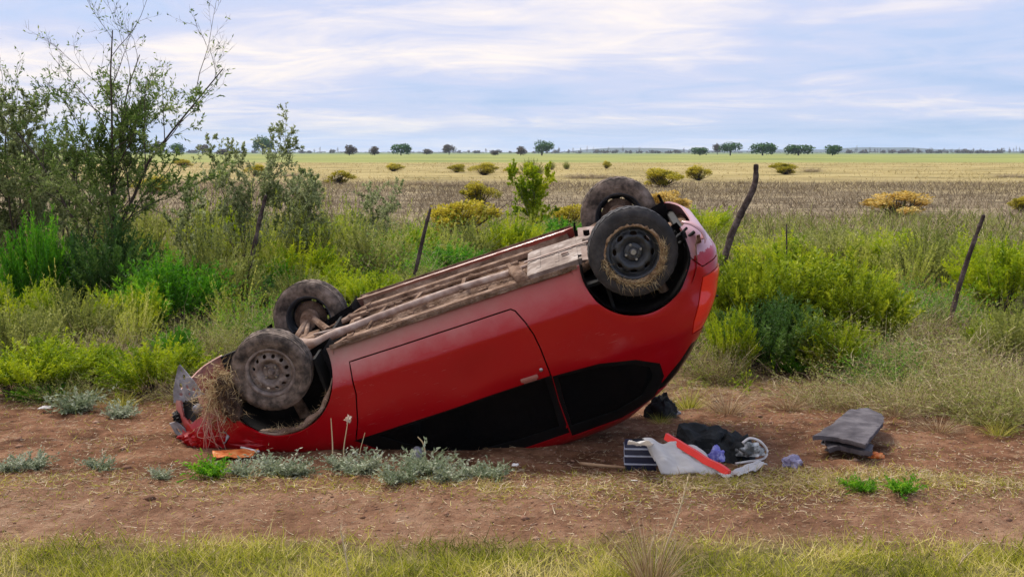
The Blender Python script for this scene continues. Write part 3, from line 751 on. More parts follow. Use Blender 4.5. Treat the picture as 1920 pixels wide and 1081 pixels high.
tag(link('caked_straw', g.mesh('caked_straw', [M_straw]), (), wr), kind='stuff').matrix_parent_inverse = (Matrix.Translation(wr.location) @ wr.rotation_euler.to_matrix().to_4x4()).inverted()
b = bmesh.new()
V = []; n = 64
for k in range(n):
    a = 2*math.pi*k/n; thk = (.5+.5*math.cos(a-R(80)))*(.65+.6*noise.noise(Vector((math.cos(a)*2.2, math.sin(a)*2.2, 4)))); 
    for r, y in ((.168, -.770), (.176+.004*math.sin(k*3), -.788-.008*thk), (.182+.034*thk+.006*math.sin(k*5.3), -.780-.018*thk), (.184+.044*thk+.008*math.sin(k*2.7), -.772)):
        V.append((-1.225+r*math.cos(a), y, r*math.sin(a)))
F = [((k*4+j), (k*4+j+1), (((k+1) % n)*4+j+1), (((k+1) % n)*4+j)) for k in range(n) for j in range(3)]
mm = mesh_py('caked_mud', V, F, mat('straw_mud', [(.10, .06, .03), (.30, .19, .11), (.52, .38, .24)], 34, .95, .8, 90, .1), wr, True)
mm.matrix_parent_inverse = (Matrix.Translation(wr.location) @ wr.rotation_euler.to_matrix().to_4x4()).inverted()
# straw bundle wedged between front tyre and bumper
g = Geo(); N = 1000
c = np.stack([RNG.normal(1.63, .06, N), RNG.normal(-.76, .05, N), RNG.normal(.06, .085, N)], 1)
d = RNG.normal(0, .8, (N, 3))+[.3, -.2, .55]; d /= np.linalg.norm(d, axis=1, keepdims=True)
g.ribbons(c, d, RNG.uniform(.03, .13, N), .0045, RNG.normal(0, .045, (N, 3)), 4)
N = 260; c = np.stack([RNG.normal(1.54, .05, N), RNG.normal(-.79, .02, N), RNG.normal(-.07, .05, N)], 1)
d = RNG.normal(0, .6, (N, 3)); d /= np.linalg.norm(d, axis=1, keepdims=True); g.ribbons(c, d, RNG.uniform(.04, .14, N), .004, RNG.normal(0, .03, (N, 3)), 3)
a = np.linspace(R(60), R(150), 240); N = 240
c = np.stack([1.215+.35*np.cos(a)+RNG.normal(0, .012, N), RNG.normal(-.76, .03, N), .055+.35*np.sin(a)+RNG.normal(0, .012, N)], 1)
d = RNG.normal(0, .6, (N, 3)); d /= np.linalg.norm(d, axis=1, keepdims=True); g.ribbons(c, d, RNG.uniform(.02, .07, N), .004, RNG.normal(0, .02, (N, 3)), 3)
for k in range(9):
    P = spline([(1.70+RNG.normal(0, .04), -.80, .12), (1.75+RNG.normal(0, .04), -.84, .24), (1.77+RNG.normal(0, .05), -.83, .36+RNG.normal(0, .05))], 4)
    g.tube(P, np.linspace(.0045, .0015, len(P)), 4, m=1)
tag(link('caught_straw', g.mesh('caught_straw', [M_straw, M_root]), (), car), kind='stuff')
# dark muddy clod between tyre and bumper
b = bmesh.new(); bmesh.ops.create_icosphere(b, subdivisions=4, radius=1)
for v in b.verts:
    q = v.co.copy(); v.co = Vector((1.560+q.x*.060, -.75+q.y*.08, .08+q.z*.16))*1.0; v.co += q*(noise.noise(q*3.1)*.03+noise.noise(q*9)*.018)
obj_bm('mud_clod', b, M_mudd, car)

# torn-off front valance: grey plate with cut-outs standing up at the nose
def plate(name, poly, holes, origin, ux, uy, thick, mat_, parent=car, bow=0):
    pts = []; ed = []
    for pl in [dens(poly, .02)]+[dens(h_, .01) for h_ in holes]:
        i0 = len(pts); pts += [Vector(q) for q in pl]; ed += [(i0+i, i0+(i+1) % len(pl)) for i in range(len(pl))]
    xs_ = [q[0] for q in poly]; zs_ = [q[1] for q in poly]
    for x in np.arange(min(xs_), max(xs_), .02):
        for z in np.arange(min(zs_), max(zs_), .02):
            if inpoly((x, z), poly): pts.append(Vector((x, z)))
    v2, e2, f2, *_ = delaunay_2d_cdt(pts, ed, [], 0, 1e-6); O, U, W_ = Vector(origin), Vector(ux), Vector(uy); Nn = U.cross(W_).normalized()
    bm = bmesh.new(); bv = [bm.verts.new(O+U*v.x+W_*v.y+Nn*(bow*math.sin(v.x*7)+bow*.4*noise.noise(Vector((v.x*14, v.y*14, 1))))) for v in v2]
    for f in f2:
        c_ = sum((v2[i] for i in f), Vector((0, 0)))/3
        if not inpoly(c_, poly) or any(inpoly(c_, h_) for h_ in holes): continue
        bm.faces.new([bv[i] for i in f])
    o = obj_bm(name, bm, mat_, parent, True); m = o.modifiers.new('thickness', 'SOLIDIFY'); m.thickness = thick
    m = o.modifiers.new('split', 'EDGE_SPLIT'); m.split_angle = R(40); return o
def hole(cx, cz, a, b, n=8, rot=0): return [(cx+a*math.cos(t)*math.cos(rot)-b*math.sin(t)*math.sin(rot), cz+a*math.cos(t)*math.sin(rot)+b*math.sin(t)*math.cos(rot)) for t in [2*math.pi*i/n for i in range(n)]]
o = plate('torn_bumper_valance', [(-.02, .0), (.10, -.01), (.27, .01), (.235, .06), (.20, .12), (.15, .18), (.105, .245), (.085, .235), (.045, .17), (.0, .09)],
          [hole(.12, .155, .014, .020), hole(.08, .10, .016, .024), hole(.135, .085, .013, .018), hole(.185, .06, .016, .013), hole(.06, .045, .020, .012), hole(.14, .035, .010, .010), hole(.21, .025, .012, .008), hole(.105, .20, .006, .012)],
          (2.00, -.50, .05), (-.93, -.36, 0), (-.18, .08, -.98), .006, M_greyp, bow=.018)
o['label'] = 'torn grey plastic bumper valance with cut-outs'
# bumper lip and crack pieces at the nose, lower grey splitter
o = plate('headlight_housing', [(0, 0), (.10, -.01), (.14, .05), (.12, .13), (.03, .15), (-.02, .08)], [hole(.05, .07, .02, .03)], (2.09, -.52, .17), (-.70, -.65, .0), (-.30, -.10, .94), .008, M_greyp, bow=.01)
# crumpled skin and black grille pieces packed round the nose
rg = random.Random(5)
for nm_, mt_, c_, s_, lb_ in [('crumpled_bonnet_edge', M_paint, (1.90, -.60, .30), (.13, .10, .075), 'buckled front edge of the bonnet'), ('grille', M_black, (2.0, -.45, .15), (.05, .14, .05), 'broken black grille'), ('crumpled_wing', M_paint, (1.78, -.70, .30), (.13, .045, .09), 'creased front wing')]:
    b = bmesh.new(); bmesh.ops.create_icosphere(b, subdivisions=4, radius=1)
    for v in b.verts:
        q = v.co.copy(); f_ = 1+.55*(abs(noise.noise(q*2.2+Vector((c_[0]*9, 0, 0))))-.2)+.28*noise.noise(q*5.1); v.co = Vector((c_[0]+q.x*s_[0]*f_, c_[1]+q.y*s_[1]*f_, c_[2]+q.z*s_[2]*f_))
    o = obj_bm(nm_, b, mt_, car, True, 24); o['label'] = lb_
# torn strip of rear bumper skin curling up beyond the corner
b = bmesh.new(); P = spline([(-1.685, -.585, .10), (-1.690, -.59, .045), (-1.665, -.60, -.005), (-1.625, -.60, -.045), (-1.580, -.60, -.065)], 6)
prev = None
for i, q in enumerate(P):
    u = i/(len(P)-1); w_ = .075*(1-u)**.7+.002; q = Vector(q)
    cur = [b.verts.new(q+Vector((.006, -w_, .01))), b.verts.new(q+Vector((-.012*(1-u)-.004, 0, 0))), b.verts.new(q+Vector((.006, w_, .01)))]
    if prev:
        for k in range(2): b.faces.new((prev[k], prev[k+1], cur[k+1], cur[k]))
    prev = cur
o = obj_bm('torn_bumper_strip', b, M_paint, car); m = o.modifiers.new('thickness', 'SOLIDIFY'); m.thickness = .005; o['label'] = 'torn strip curling up from the rear bumper'
b = bmesh.new()
for k in range(7): bm_box(b, (-1.56+.012*k, -.60+.03*k, .03+.012*(k % 3)), (.05, .012, .04), Matrix.Rotation(R(20*k), 3, 'Y'))
bm_tube(b, [(-1.50, -.68, .02), (-1.60, -.60, -.01)], .009, 8); bm_tube(b, [(-1.52, -.62, .07), (-1.64, -.55, .04)], .012, 8); bm_box(b, (-1.58, 0, .10), (.05, 1.15, .09), bev=.01)
obj_bm('bumper_support', b, M_black, car, False)
# deflated curtain and hanging belt seen behind the near window
b = bmesh.new(); bm_tube(b, spline([(-.46, -.60, .62), (-.40, -.585, .80), (-.30, -.56, .98)], 5), .012, 6); obj_bm('seat_belt', b, M_greyp, car)
# side mirror hanging by the crushed pillar
b = bmesh.new(); bmesh.ops.create_icosphere(b, subdivisions=3, radius=1)
for v in b.verts: v.co = Vector((v.co.x*.045, v.co.y*.09, v.co.z*.065))
mi = obj_bm('side_mirror', b, M_greyp, door); mi.scale = (.7, .7, .7); mi.location = (.50, -.84, .80); mi.rotation_euler = (0, R(15), R(-20))
b = bmesh.new(); bm_box(b, (-.040, 0, 0), (.008, .14, .09), bev=.003); obj_bm('mirror_glass', b, M_steel, mi)
mi.parent = car; me_ = mi
b = bmesh.new(); bm_tube(b, spline([(-1.60, .0, .60), (-1.66, 0, .62), (-1.70, 0, .64)], 2), .008, 6); obj_bm('rear_wiper', b, M_black, car)

# ------------------------------------------------------------------ things scattered on the dirt
def W3(px, py, z=0.0):
    x, y = gnd(px, py, z-.0); return Vector((x, y, z))
def crumple(name, c, s, mat_, label, cat, seed, amp=.35, sub=4, rot=0, group=None):
    b = bmesh.new(); bmesh.ops.create_icosphere(b, subdivisions=sub, radius=1)
    for v in b.verts:
        q = v.co.copy(); n = noise.noise(q*1.9+Vector((seed, 0, 0)))*amp+abs(noise.noise(q*4.2+Vector((0, seed, 0))))*amp*.7
        q = q*(1+n); q.z = max(q.z, -.25); v.co = Vector((q.x*s[0], q.y*s[1], q.z*s[2]))
    o = obj_bm(name, b, mat_, None, True, 28); o.location = (c[0], c[1], gz(c[0], c[1])+.2*s[2]+(c[2] if len(c) > 2 else 0)); o.rotation_euler.z = rot
    return tag(o, label, cat, group)
def sheet(name, A, B, C, D, mat_, label=None, cat=None, fold=.02, seed=1, th=.003, parent=None, n=22, edge=.03):
    """crumpled sheet spanned by four corners"""
    V = []; F = []
    for i in range(n+1):
        for j in range(n+1):
            u, v = i/n, j/n; uu = u+edge*noise.noise(Vector((v*5, seed, u))); vv = v+edge*noise.noise(Vector((u*5, seed+7, v)))
            p = (A*(1-uu)+B*uu)*(1-vv)+(D*(1-uu)+C*uu)*vv
            f = fold*(noise.noise(Vector((u*3+seed, v*4, 0)))+.6*abs(noise.noise(Vector((u*8, v*7, seed)))))
            p = p+Vector((0, -f*.3, f)); p.z = max(p.z, gz(p.x, p.y)+.004); V.append(p)
    for i in range(n):
        for j in range(n): a = i*(n+1)+j; F.append((a, a+1, a+n+2, a+n+1))
    o = mesh_py(name, V, F, mat_, parent, True); m = o.modifiers.new('thickness', 'SOLIDIFY'); m.thickness = th
    if label: tag(o, label, cat)
    return o
M_navy = mat('navy_plastic', [(.010, .013, .035), (.022, .028, .065)], 10, .45, .1, spec=.5)
M_pale = mat('pale_stripe', [(.30, .33, .42), (.48, .52, .60)], 30, .5, .05)
M_white = mat('soiled_white_cloth', [(.45, .40, .36), (.68, .65, .62), (.80, .79, .77)], 7, .8, .3, 40)
M_sheet = leaf_mat('thin_white_sheet', [(.80, .78, .75), (.84, .82, .80)], .45)
M_redc = mat('red_plastic', [(.75, .02, .01), (.85, .04, .02)], 9, .45, .15, spec=.4)
M_blackc = mat('black_cloth', [(.006, .007, .007), (.016, .018, .018), (.035, .038, .038)], 9, .9, .5, 60)
M_blue = mat('blue_wrapper', [(.06, .06, .32), (.20, .20, .55), (.5, .5, .75)], 30, .4, .2)
M_purp = mat('mauve_plastic', [(.12, .11, .18), (.26, .24, .36), (.45, .42, .52)], 18, .45, .3)
M_slab = mat('grey_foam', [(.05, .045, .05), (.10, .09, .097), (.17, .155, .16)], 7, .95, .5, 70, .1)
M_orange = mat('orange_wrapper', [(.60, .10, .02), (.80, .22, .05), (.85, .45, .18)], 25, .5, .3)
M_stick = mat('dry_wood', [(.22, .13, .07), (.42, .29, .17)], 12, .9, .5, 60)

c = W3(1203, 878); bx = empty('striped_case', (c.x, c.y+.09, gz(c.x, c.y)), R(-4)); tag(bx, 'navy blue box with pale stripes lying next to the white and red sheet', 'box')
b = bmesh.new(); bm_box(b, (0, 0, .085), (.195, .17, .165), bev=.012); obj_bm('case_shell', b, M_navy, bx, True, 40)
for k, z in enumerate((.045, .095, .140)):
    b = bmesh.new(); bm_box(b, (0, 0, z), (.203, .178, .011), bev=.003); obj_bm('stripe', b, M_pale, bx, True, 40)
b = bmesh.new(); bm_tube(b, spline([(-.05, -.02, .165), (-.045, -.02, .185), (.045, -.02, .185), (.05, -.02, .165)], 4), .006, 8); obj_bm('handle', b, M_black, bx)
w1 = sheet('folded_paper', W3(1176, 832, .165), W3(1226, 834, .165), W3(1220, 829, .24), W3(1178, 827, .235), M_sheet, 'small white folded paper standing on the navy striped box', 'paper', .02, 3)
w2 = sheet('white_cloth', W3(1204, 822, .20), W3(1240, 888, .012), W3(1376, 890, .012), W3(1300, 838, .13), M_sheet, 'crumpled white sheet draped from the navy box under a red strip', 'cloth', .035, 5)
# red folded strip: a long tent-shaped fold
b = bmesh.new(); A_, B_ = W3(1250, 815, .20), W3(1368, 885, .03); n = 26; prev = None
dirv = (B_-A_).normalized(); side = dirv.cross(Vector((0, 0, 1))).normalized()
for i in range(n+1):
    u = i/n; p = A_.lerp(B_, u)+Vector((0, 0, .012*noise.noise(Vector((u*4, 0, 2))))); wd_ = .036+.006*noise.noise(Vector((u*6, 4, 0)))
    cur = [b.verts.new(p+side*wd_+Vector((0, 0, -.020))), b.verts.new(p+side*wd_*.35+Vector((0, 0, .013))), b.verts.new(p-side*wd_*.5+Vector((0, 0, .010))), b.verts.new(p-side*wd_+Vector((0, 0, -.03)))]
    if prev:
        for k in range(4): b.faces.new((prev[k], prev[(k+1) % 4], cur[(k+1) % 4], cur[k]))
    else: b.faces.new(cur)
    prev = cur
b.faces.new(prev); tag(obj_bm('red_strip', b, M_redc, None, True, 40), 'long red folded plastic strip lying across the white sheet', 'plastic')
sheet('paper_scrap', W3(1318, 868, .06), W3(1360, 896, .01), W3(1376, 893, .012), W3(1340, 870, .05), M_sheet, 'narrow white scrap under the end of the red strip', 'paper', .01, 8)
c = W3(1318, 850); crumple('black_jacket', (c.x, c.y+.06), (.19, .16, .14), M_blackc, 'heap of black clothing behind the red strip', 'clothes', 2.0, .45)
c = W3(1378, 858); crumple('black_bag', (c.x, c.y+.06), (.12, .12, .11), M_blackc, 'black crumpled bag between the clothing heap and the white hoop', 'bag', 6.0, .45)
c = W3(1343, 866); crumple('blue_wrapper', (c.x, c.y, .03), (.045, .03, .065), M_blue, 'small bright blue wrapper leaning on the black clothing', 'wrapper', 4.0, .5, 3)
hp = empty('hooped_sun_shade', (W3(1405, 862).x, W3(1405, 862).y, gz(1.5, 7.9))); tag(hp, 'white rimmed hoop of crumpled grey fabric at the right end of the heap', 'fabric')
b = bmesh.new(); bm_tube(b, spline([(-.05, -.02, .13), (.0, .0, .155), (.07, .02, .13), (.115, .02, .07), (.09, .0, .025), (.0, -.03, .015), (-.10, -.07, .01)], 6), .008, 8); obj_bm('hoop', b, M_white, hp)
b = bmesh.new(); bmesh.ops.create_icosphere(b, subdivisions=4, radius=1)
for v in b.verts: q = v.co*(1+.5*noise.noise(v.co*2.4)); v.co = Vector((q.x*.085, q.y*.05, max(-.3, q.z)*.06+.065))
obj_bm('fabric', b, mat('grey_white_print_cloth', [(.03, .03, .03), (.08, .085, .08), (.62, .64, .62), (.8, .8, .78)], 9, .8, .3), hp, True, 30)
sheet('white_flap', W3(1366, 884, .01), W3(1384, 893, .01), W3(1438, 872, .02), W3(1425, 864, .03), M_sheet, 'dirty white flap lying in front of the hoop', 'cloth', .02, 12)
c = W3(1485, 868); crumple('crumpled_bag', (c.x, c.y), (.060, .055, .05), M_purp, 'small crumpled mauve plastic bag alone on the dirt', 'plastic bag', 3.0, .5, 3)
b = bmesh.new(); bm_tube(b, spline([W3(1088, 868, .018), W3(1125, 872, .02), W3(1172, 876, .018)], 4), [.011, .010, .012, .010, .011, .010, .010, .009, .008], 8); tag(obj_bm('broken_stick', b, M_stick), 'pale broken stick on the dirt left of the navy box', 'stick')

def slab(name, pl, thick, label, sag, seed, lift):
    """thick foam piece from its outline in photograph pixels, lying on the ground"""
    P = [W3(px, py, lift) for px, py in pl]; cx = sum((p for p in P), Vector())/len(P)
    loc = [((p-cx).x, (p-cx).y) for p in P]
    pts = []; ed = []; D_ = dens(loc, .03); pts = [Vector(q) for q in D_]; ed = [(i, (i+1) % len(D_)) for i in range(len(D_))]
    xs_ = [q[0] for q in loc]; ys_ = [q[1] for q in loc]
    for x in np.arange(min(xs_), max(xs_), .025):
        for y in np.arange(min(ys_), max(ys_), .025):
            if inpoly((x, y), loc): pts.append(Vector((x, y)))
    v2, e2, f2, *_ = delaunay_2d_cdt(pts, ed, [], 0, 1e-6); b = bmesh.new()
    bv = [b.verts.new((v.x, v.y, sag*math.cos(v.x*6)+.018*noise.noise(Vector((v.x*5, v.y*5, seed)))+.006*noise.noise(Vector((v.x*22, v.y*22, seed))))) for v in v2]
    for f in f2:
        q = sum((v2[i] for i in f), Vector((0, 0)))/3
        if inpoly(q, loc): b.faces.new([bv[i] for i in f])
    o = obj_bm(name, b, M_slab, None, True); o.location = (cx.x, cx.y, gz(cx.x, cx.y)+lift)
    m = o.modifiers.new('thickness', 'SOLIDIFY'); m.thickness = thick; m.offset = -1
    m = o.modifiers.new('bevel', 'BEVEL'); m.width = .006; m.segments = 2; m.angle_limit = R(50)
    m = o.modifiers.new('split', 'EDGE_SPLIT'); m.split_angle = R(45)
    return tag(o, label, 'foam slab')
slab('foam_slab', [(1524, 818), (1560, 800), (1592, 772), (1625, 764), (1652, 772), (1656, 792), (1640, 815), (1622, 838), (1594, 829), (1560, 820)], .028, 'larger grey foam slab lying behind and above the other slab', .016, 1.0, .125)
slab('foam_slab', [(1540, 824), (1575, 824), (1620, 836), (1638, 842), (1634, 858), (1612, 856), (1575, 846), (1552, 847)], .030, 'smaller grey foam slab in front with a dark hollow under it', .045, 5.0, .045)
c = W3(1645, 856); crumple('orange_wrapper', (c.x, c.y), (.042, .032, .028), M_orange, 'small orange wrapper beside the foam slabs', 'wrapper', 9.0, .55, 3)
sheet('orange_shard', W3(398, 846, .02), W3(400, 858, .01), W3(470, 858, .012), W3(485, 842, .022), M_orange, 'flat orange plastic piece under the crushed nose', 'plastic', .012, 21, .006)
b = bmesh.new(); bm_tube(b, [W3(452, 838, .03), W3(486, 846, .02)], .007, 8); tag(obj_bm('pale_splinter', b, M_white), 'pale splinter lying on the orange piece by the nose', 'splinter')
c = W3(1240, 778); crumple('black_rag', (c.x, c.y+.05), (.10, .09, .12), M_blackc, 'black rag hanging out behind the car roof', 'rag', 11.0, .5)
c = W3(1262, 772); crumple('trim_piece', (c.x, c.y+.04), (.055, .04, .04), M_greyp, 'grey broken trim piece beside the black rag', 'trim', 13.0, .5, 3)
for (px, py, s, mt, lb) in [(85, 765, .05, M_white, 'pale paper scrap by the grass at far left'), (1188, 905, .02, M_white, 'tiny white scrap in the straw below the navy box'), (965, 873, .02, M_white, 'tiny pale scrap right of the silvery weeds')]:
    A_ = W3(px, py, .012); sheet('paper_scrap', A_+Vector((-s, -s*.6, 0)), A_+Vector((s, -s*.4, .004)), A_+Vector((s*1.2, s*.8, .01)), A_+Vector((-s*.6, s*.7, .006)), mt, lb, 'paper', .01, px)

# ------------------------------------------------------------------ vegetation
L_lime = leaf_mat('lime_leaves', [(.08, .15, .004), (.22, .33, .006), (.42, .50, .012), (.64, .62, .03)], .4)
L_green = leaf_mat('bright_green_leaves', [(.03, .12, .006), (.07, .25, .008), (.18, .42, .015), (.34, .52, .03)], .45)
L_midg = leaf_mat('tree_green_leaves', [(.04, .08, .015), (.10, .17, .03), (.20, .28, .06), (.34, .38, .15)], .5)
L_deep = leaf_mat('deep_green_leaves', [(.02, .05, .010), (.045, .11, .02), (.10, .19, .03), (.20, .27, .06)], .35)
L_olive = leaf_mat('olive_leaves', [(.07, .10, .015), (.20, .23, .045), (.35, .37, .08), (.50, .49, .18)], .45)
L_tree = leaf_mat('grey_green_tree_leaves', [(.10, .14, .04), (.21, .25, .09), (.34, .38, .17), (.50, .52, .30)], .55)
L_yell = leaf_mat('yellow_leaves', [(.14, .14, .01), (.32, .29, .02), (.54, .45, .03), (.72, .60, .10)], .4)
L_gold = leaf_mat('golden_leaves', [(.30, .20, .04), (.58, .40, .08), (.75, .55, .16), (.8, .66, .3)], .4)
L_silver = leaf_mat('silvery_leaves', [(.12, .16, .07), (.24, .29, .16), (.38, .42, .28), (.56, .58, .44)], .25)
L_dry = leaf_mat('dry_stalks', [(.10, .06, .028), (.28, .195, .10), (.50, .39, .21), (.74, .63, .38)], .2)
L_mauve = leaf_mat('faded_mauve_grass', [(.13, .095, .055), (.24, .18, .11), (.36, .29, .18), (.48, .41, .24)], .2)
L_tan = leaf_mat('tan_field_grass', [(.32, .24, .09), (.48, .38, .16), (.60, .49, .23)], .2)
L_grass = leaf_mat('short_grass', [(.10, .12, .008), (.32, .34, .025), (.60, .56, .07), (.92, .74, .38)], .35)
L_strawl = leaf_mat('straw_litter', [(.20, .12, .06), (.38, .25, .13), (.52, .38, .21), (.66, .54, .36)], .15)
L_bark = leaf_mat('grey_brown_bark', [(.05, .035, .03), (.09, .07, .055), (.14, .11, .09)], 0, .9)
L_barkd = leaf_mat('dark_bark', [(.025, .018, .015), (.05, .038, .03), (.08, .06, .05)], 0, .9)
L_fartree = leaf_mat('far_tree_leaves', [(.015, .05, .012), (.035, .10, .02), (.07, .17, .03)], .2)
L_farmauve = leaf_mat('far_dry_crown', [(.05, .035, .035), (.10, .075, .06), (.16, .12, .09)], .1)

def unit(v): return v/(np.linalg.norm(v, axis=-1, keepdims=True)+1e-9)
def along(g, base, d, L, bend, per, l, w, t0=.25, tint=None, m=0, out=.7):
    N = len(base); t = t0+(1-t0)*RNG.random((N, per))
    P = base[:, None]+d[:, None]*(L[:, None]*t)[..., None]+bend[:, None]*(t**2)[..., None]
    dd = d[:, None]+2*bend[:, None]*t[..., None]/L[:, None, None]+RNG.normal(0, out, (N, per, 3)); dd = unit(dd)
    tt = np.clip((RNG.random((N, 1))*.5+RNG.random((N, per))*.5), 0, 1) if tint is None else tint
    g.leaves(P.reshape(-1, 3), dd.reshape(-1, 3), RNG.uniform(.6, 1.2, N*per)*l, RNG.uniform(.6, 1.2, N*per)*w, np.broadcast_to(tt, (N, per)).ravel(), m)
def bush_broom(seed, leafm, nb=26, ns=13, per=52, l=.05, w=.013, drynum=34, wild=.12):
    """unit bush, about 1 m across and 1 m high: feathery shoots gathered in separate bunches"""
    g = Geo(); ba = RNG.random(nb)*2*math.pi; br = np.sqrt(RNG.random(nb)); bh = RNG.uniform(.55, 1.0, nb)*(1-.35*br); bt = RNG.random(nb)
    k = np.repeat(np.arange(nb), ns); n = len(k)
    base = np.stack([.22*br[k]*np.cos(ba[k]), .22*br[k]*np.sin(ba[k]), np.zeros(n)], 1)+RNG.normal(0, .02, (n, 3))*[1, 1, 0]
    tgt = np.stack([.50*br[k]*np.cos(ba[k]), .50*br[k]*np.sin(ba[k]), bh[k]], 1)+RNG.normal(0, wild*.75, (n, 3)); tgt[:, 2] = np.maximum(.12, tgt[:, 2])
    v = tgt-base; bend = np.stack([.10*np.cos(ba[k]), .10*np.sin(ba[k]), -.06*np.ones(n)], 1)*br[k][:, None]; v = v-bend
    L = np.linalg.norm(v, axis=1); d = v/L[:, None]
    g.ribbons(base, d, L, .007, bend, 4, RNG.random(n)*.5, 1)
    t = .38+.62*RNG.random((n, per))**.8
    P = base[:, None]+d[:, None]*(L[:, None]*t)[..., None]+bend[:, None]*(t**2)[..., None]
    dd = unit(d[:, None]+RNG.normal(0, .55, (n, per, 3)))
    ct = np.clip(bt[k][:, None]*.55+RNG.random((n, 1))*.15+RNG.random((n, per))*.3, 0, 1)
    g.leaves(P.reshape(-1, 3), dd.reshape(-1, 3), RNG.uniform(.6, 1.3, n*per)*l, RNG.uniform(.6, 1.2, n*per)*w, ct.ravel(), 0)
    q = drynum; dd = unit(RNG.normal(0, .6, (q, 3))+[0, 0, .7]); g.ribbons(np.zeros((q, 3)), dd, RNG.uniform(.6, 1.05, q), .006, RNG.normal(0, .12, (q, 3)), 5, .8, 2)
    return g.mesh('shrub', [leafm, L_bark, L_dry])
def bush_lobed(seed, leafm, n=7000, l=.06, w=.03, lob=16, flat=.8, gaps=.35, dry=30):
    """unit bush of leafy clumps on twigs"""
    g = Geo(); aa = RNG.random(lob)*6.28; rr_ = RNG.uniform(.05, .40, lob); C = np.stack([rr_*np.cos(aa), rr_*np.sin(aa), RNG.uniform(.22, .80, lob)*(1-.5*rr_)], 1)
    k = RNG.integers(0, lob, n); rad = RNG.uniform(.09, .19, lob)
    P = C[k]+unit(RNG.normal(0, 1, (n, 3)))*(rad[k]*RNG.random(n)**.35)[:, None]
    msk = np.array([noise.noise(Vector(p*6+seed)) for p in P]) > -gaps
    P = P[msk]; P = P[P[:, 2] > .02]; m_ = len(P)
    d = unit((P-[0, 0, .2])+RNG.normal(0, .35, (m_, 3))); ct = np.clip(.5+.5*np.array([noise.noise(Vector(p*4+seed*2)) for p in P])+RNG.normal(0, .18, m_), 0, 1)
    g.leaves(P, d, RNG.uniform(.6, 1.3, m_)*l, w, ct)
    for c in C:
        for _ in range(4):
            e = c+RNG.normal(0, .12, 3); P_ = spline([(RNG.normal(0, .02), RNG.normal(0, .02), 0), tuple(e*.5+RNG.normal(0, .03, 3)), tuple(e)], 3); g.tube(P_, np.linspace(.012, .003, len(P_)), 4, 1)
    dd = unit(RNG.normal(0, .7, (dry, 3))+[0, 0, .6]); g.ribbons(RNG.normal(0, .1, (dry, 3))*[1, 1, 0], dd, RNG.uniform(.4, .95, dry), .008, RNG.normal(0, .12, (dry, 3)), 4, .7, 2)
    return g.mesh('shrub', [leafm, L_barkd, L_dry])
def bush_dry(seed, n=520, leafm=None, curl=.35, lv=8):
    """unit tangle of dry stalks"""
    g = Geo(); a = RNG.random(n)*2*math.pi; r = np.sqrt(RNG.random(n)); base = np.stack([.3*r*np.cos(a), .3*r*np.sin(a), np.zeros(n)], 1)
    d = unit(np.stack([np.cos(a)*r*.6, np.sin(a)*r*.6, np.full(n, .7)], 1)+RNG.normal(0, .30, (n, 3))); L = RNG.uniform(.3, .95, n); bend = RNG.normal(0, curl*.5, (n, 3)); bend[:, 2] -= .12
    g.ribbons(base, d, L, .007, bend, 6, RNG.random(n), 0)
    # side twigs
    t = RNG.uniform(.3, .9, (n, 3)); P = (base[:, None]+d[:, None]*(L[:, None]*t)[..., None]+bend[:, None]*(t**2)[..., None]).reshape(-1, 3)
    g.ribbons(P, unit(RNG.normal(0, 1, (len(P), 3))+[0, 0, .3]), RNG.uniform(.06, .22, len(P)), .0045, RNG.normal(0, .05, (len(P), 3)), 3, RNG.random(len(P)), 0)
    if lv: along(g, base, d, L, bend, lv, .035, .014, .2, m=1, out=1)
    return g.mesh('shrub', [L_dry, leafm or L_olive])
def tuft(seed, leafm, n=220, spread=.5, droop=.25, w=.010):
    g = Geo(); a = RNG.random(n)*2*math.pi; r = np.sqrt(RNG.random(n)); base = np.stack([.14*r*np.cos(a), .14*r*np.sin(a), np.zeros(n)], 1)
    d = unit(np.stack([np.cos(a)*spread*r, np.sin(a)*spread*r, np.ones(n)], 1)+RNG.normal(0, .1, (n, 3))); L = RNG.uniform(.4, 1, n)
    bend = np.stack([np.cos(a)*droop*r, np.sin(a)*droop*r, -droop*r], 1)+RNG.normal(0, .05, (n, 3)); g.ribbons(base, d, L, w, bend, 5, None, 0)
    return g.mesh('grass_tuft', [leafm])
def low_weed(seed, leafm):
    g = Geo(); n = 60; a = RNG.random(n)*2*math.pi; d = unit(np.stack([np.cos(a), np.sin(a), RNG.uniform(.3, 1.6, n)], 1)); L = RNG.uniform(.3, 1, n); base = RNG.normal(0, .06, (n, 3))*[1, 1, 0]; bend = RNG.normal(0, .12, (n, 3))
    g.ribbons(base, d, L, .020, bend, 3, .4, 0); along(g, base, d, L, bend, 30, .13, .050, .12, out=.9)
    return g.mesh('weed', [leafm])

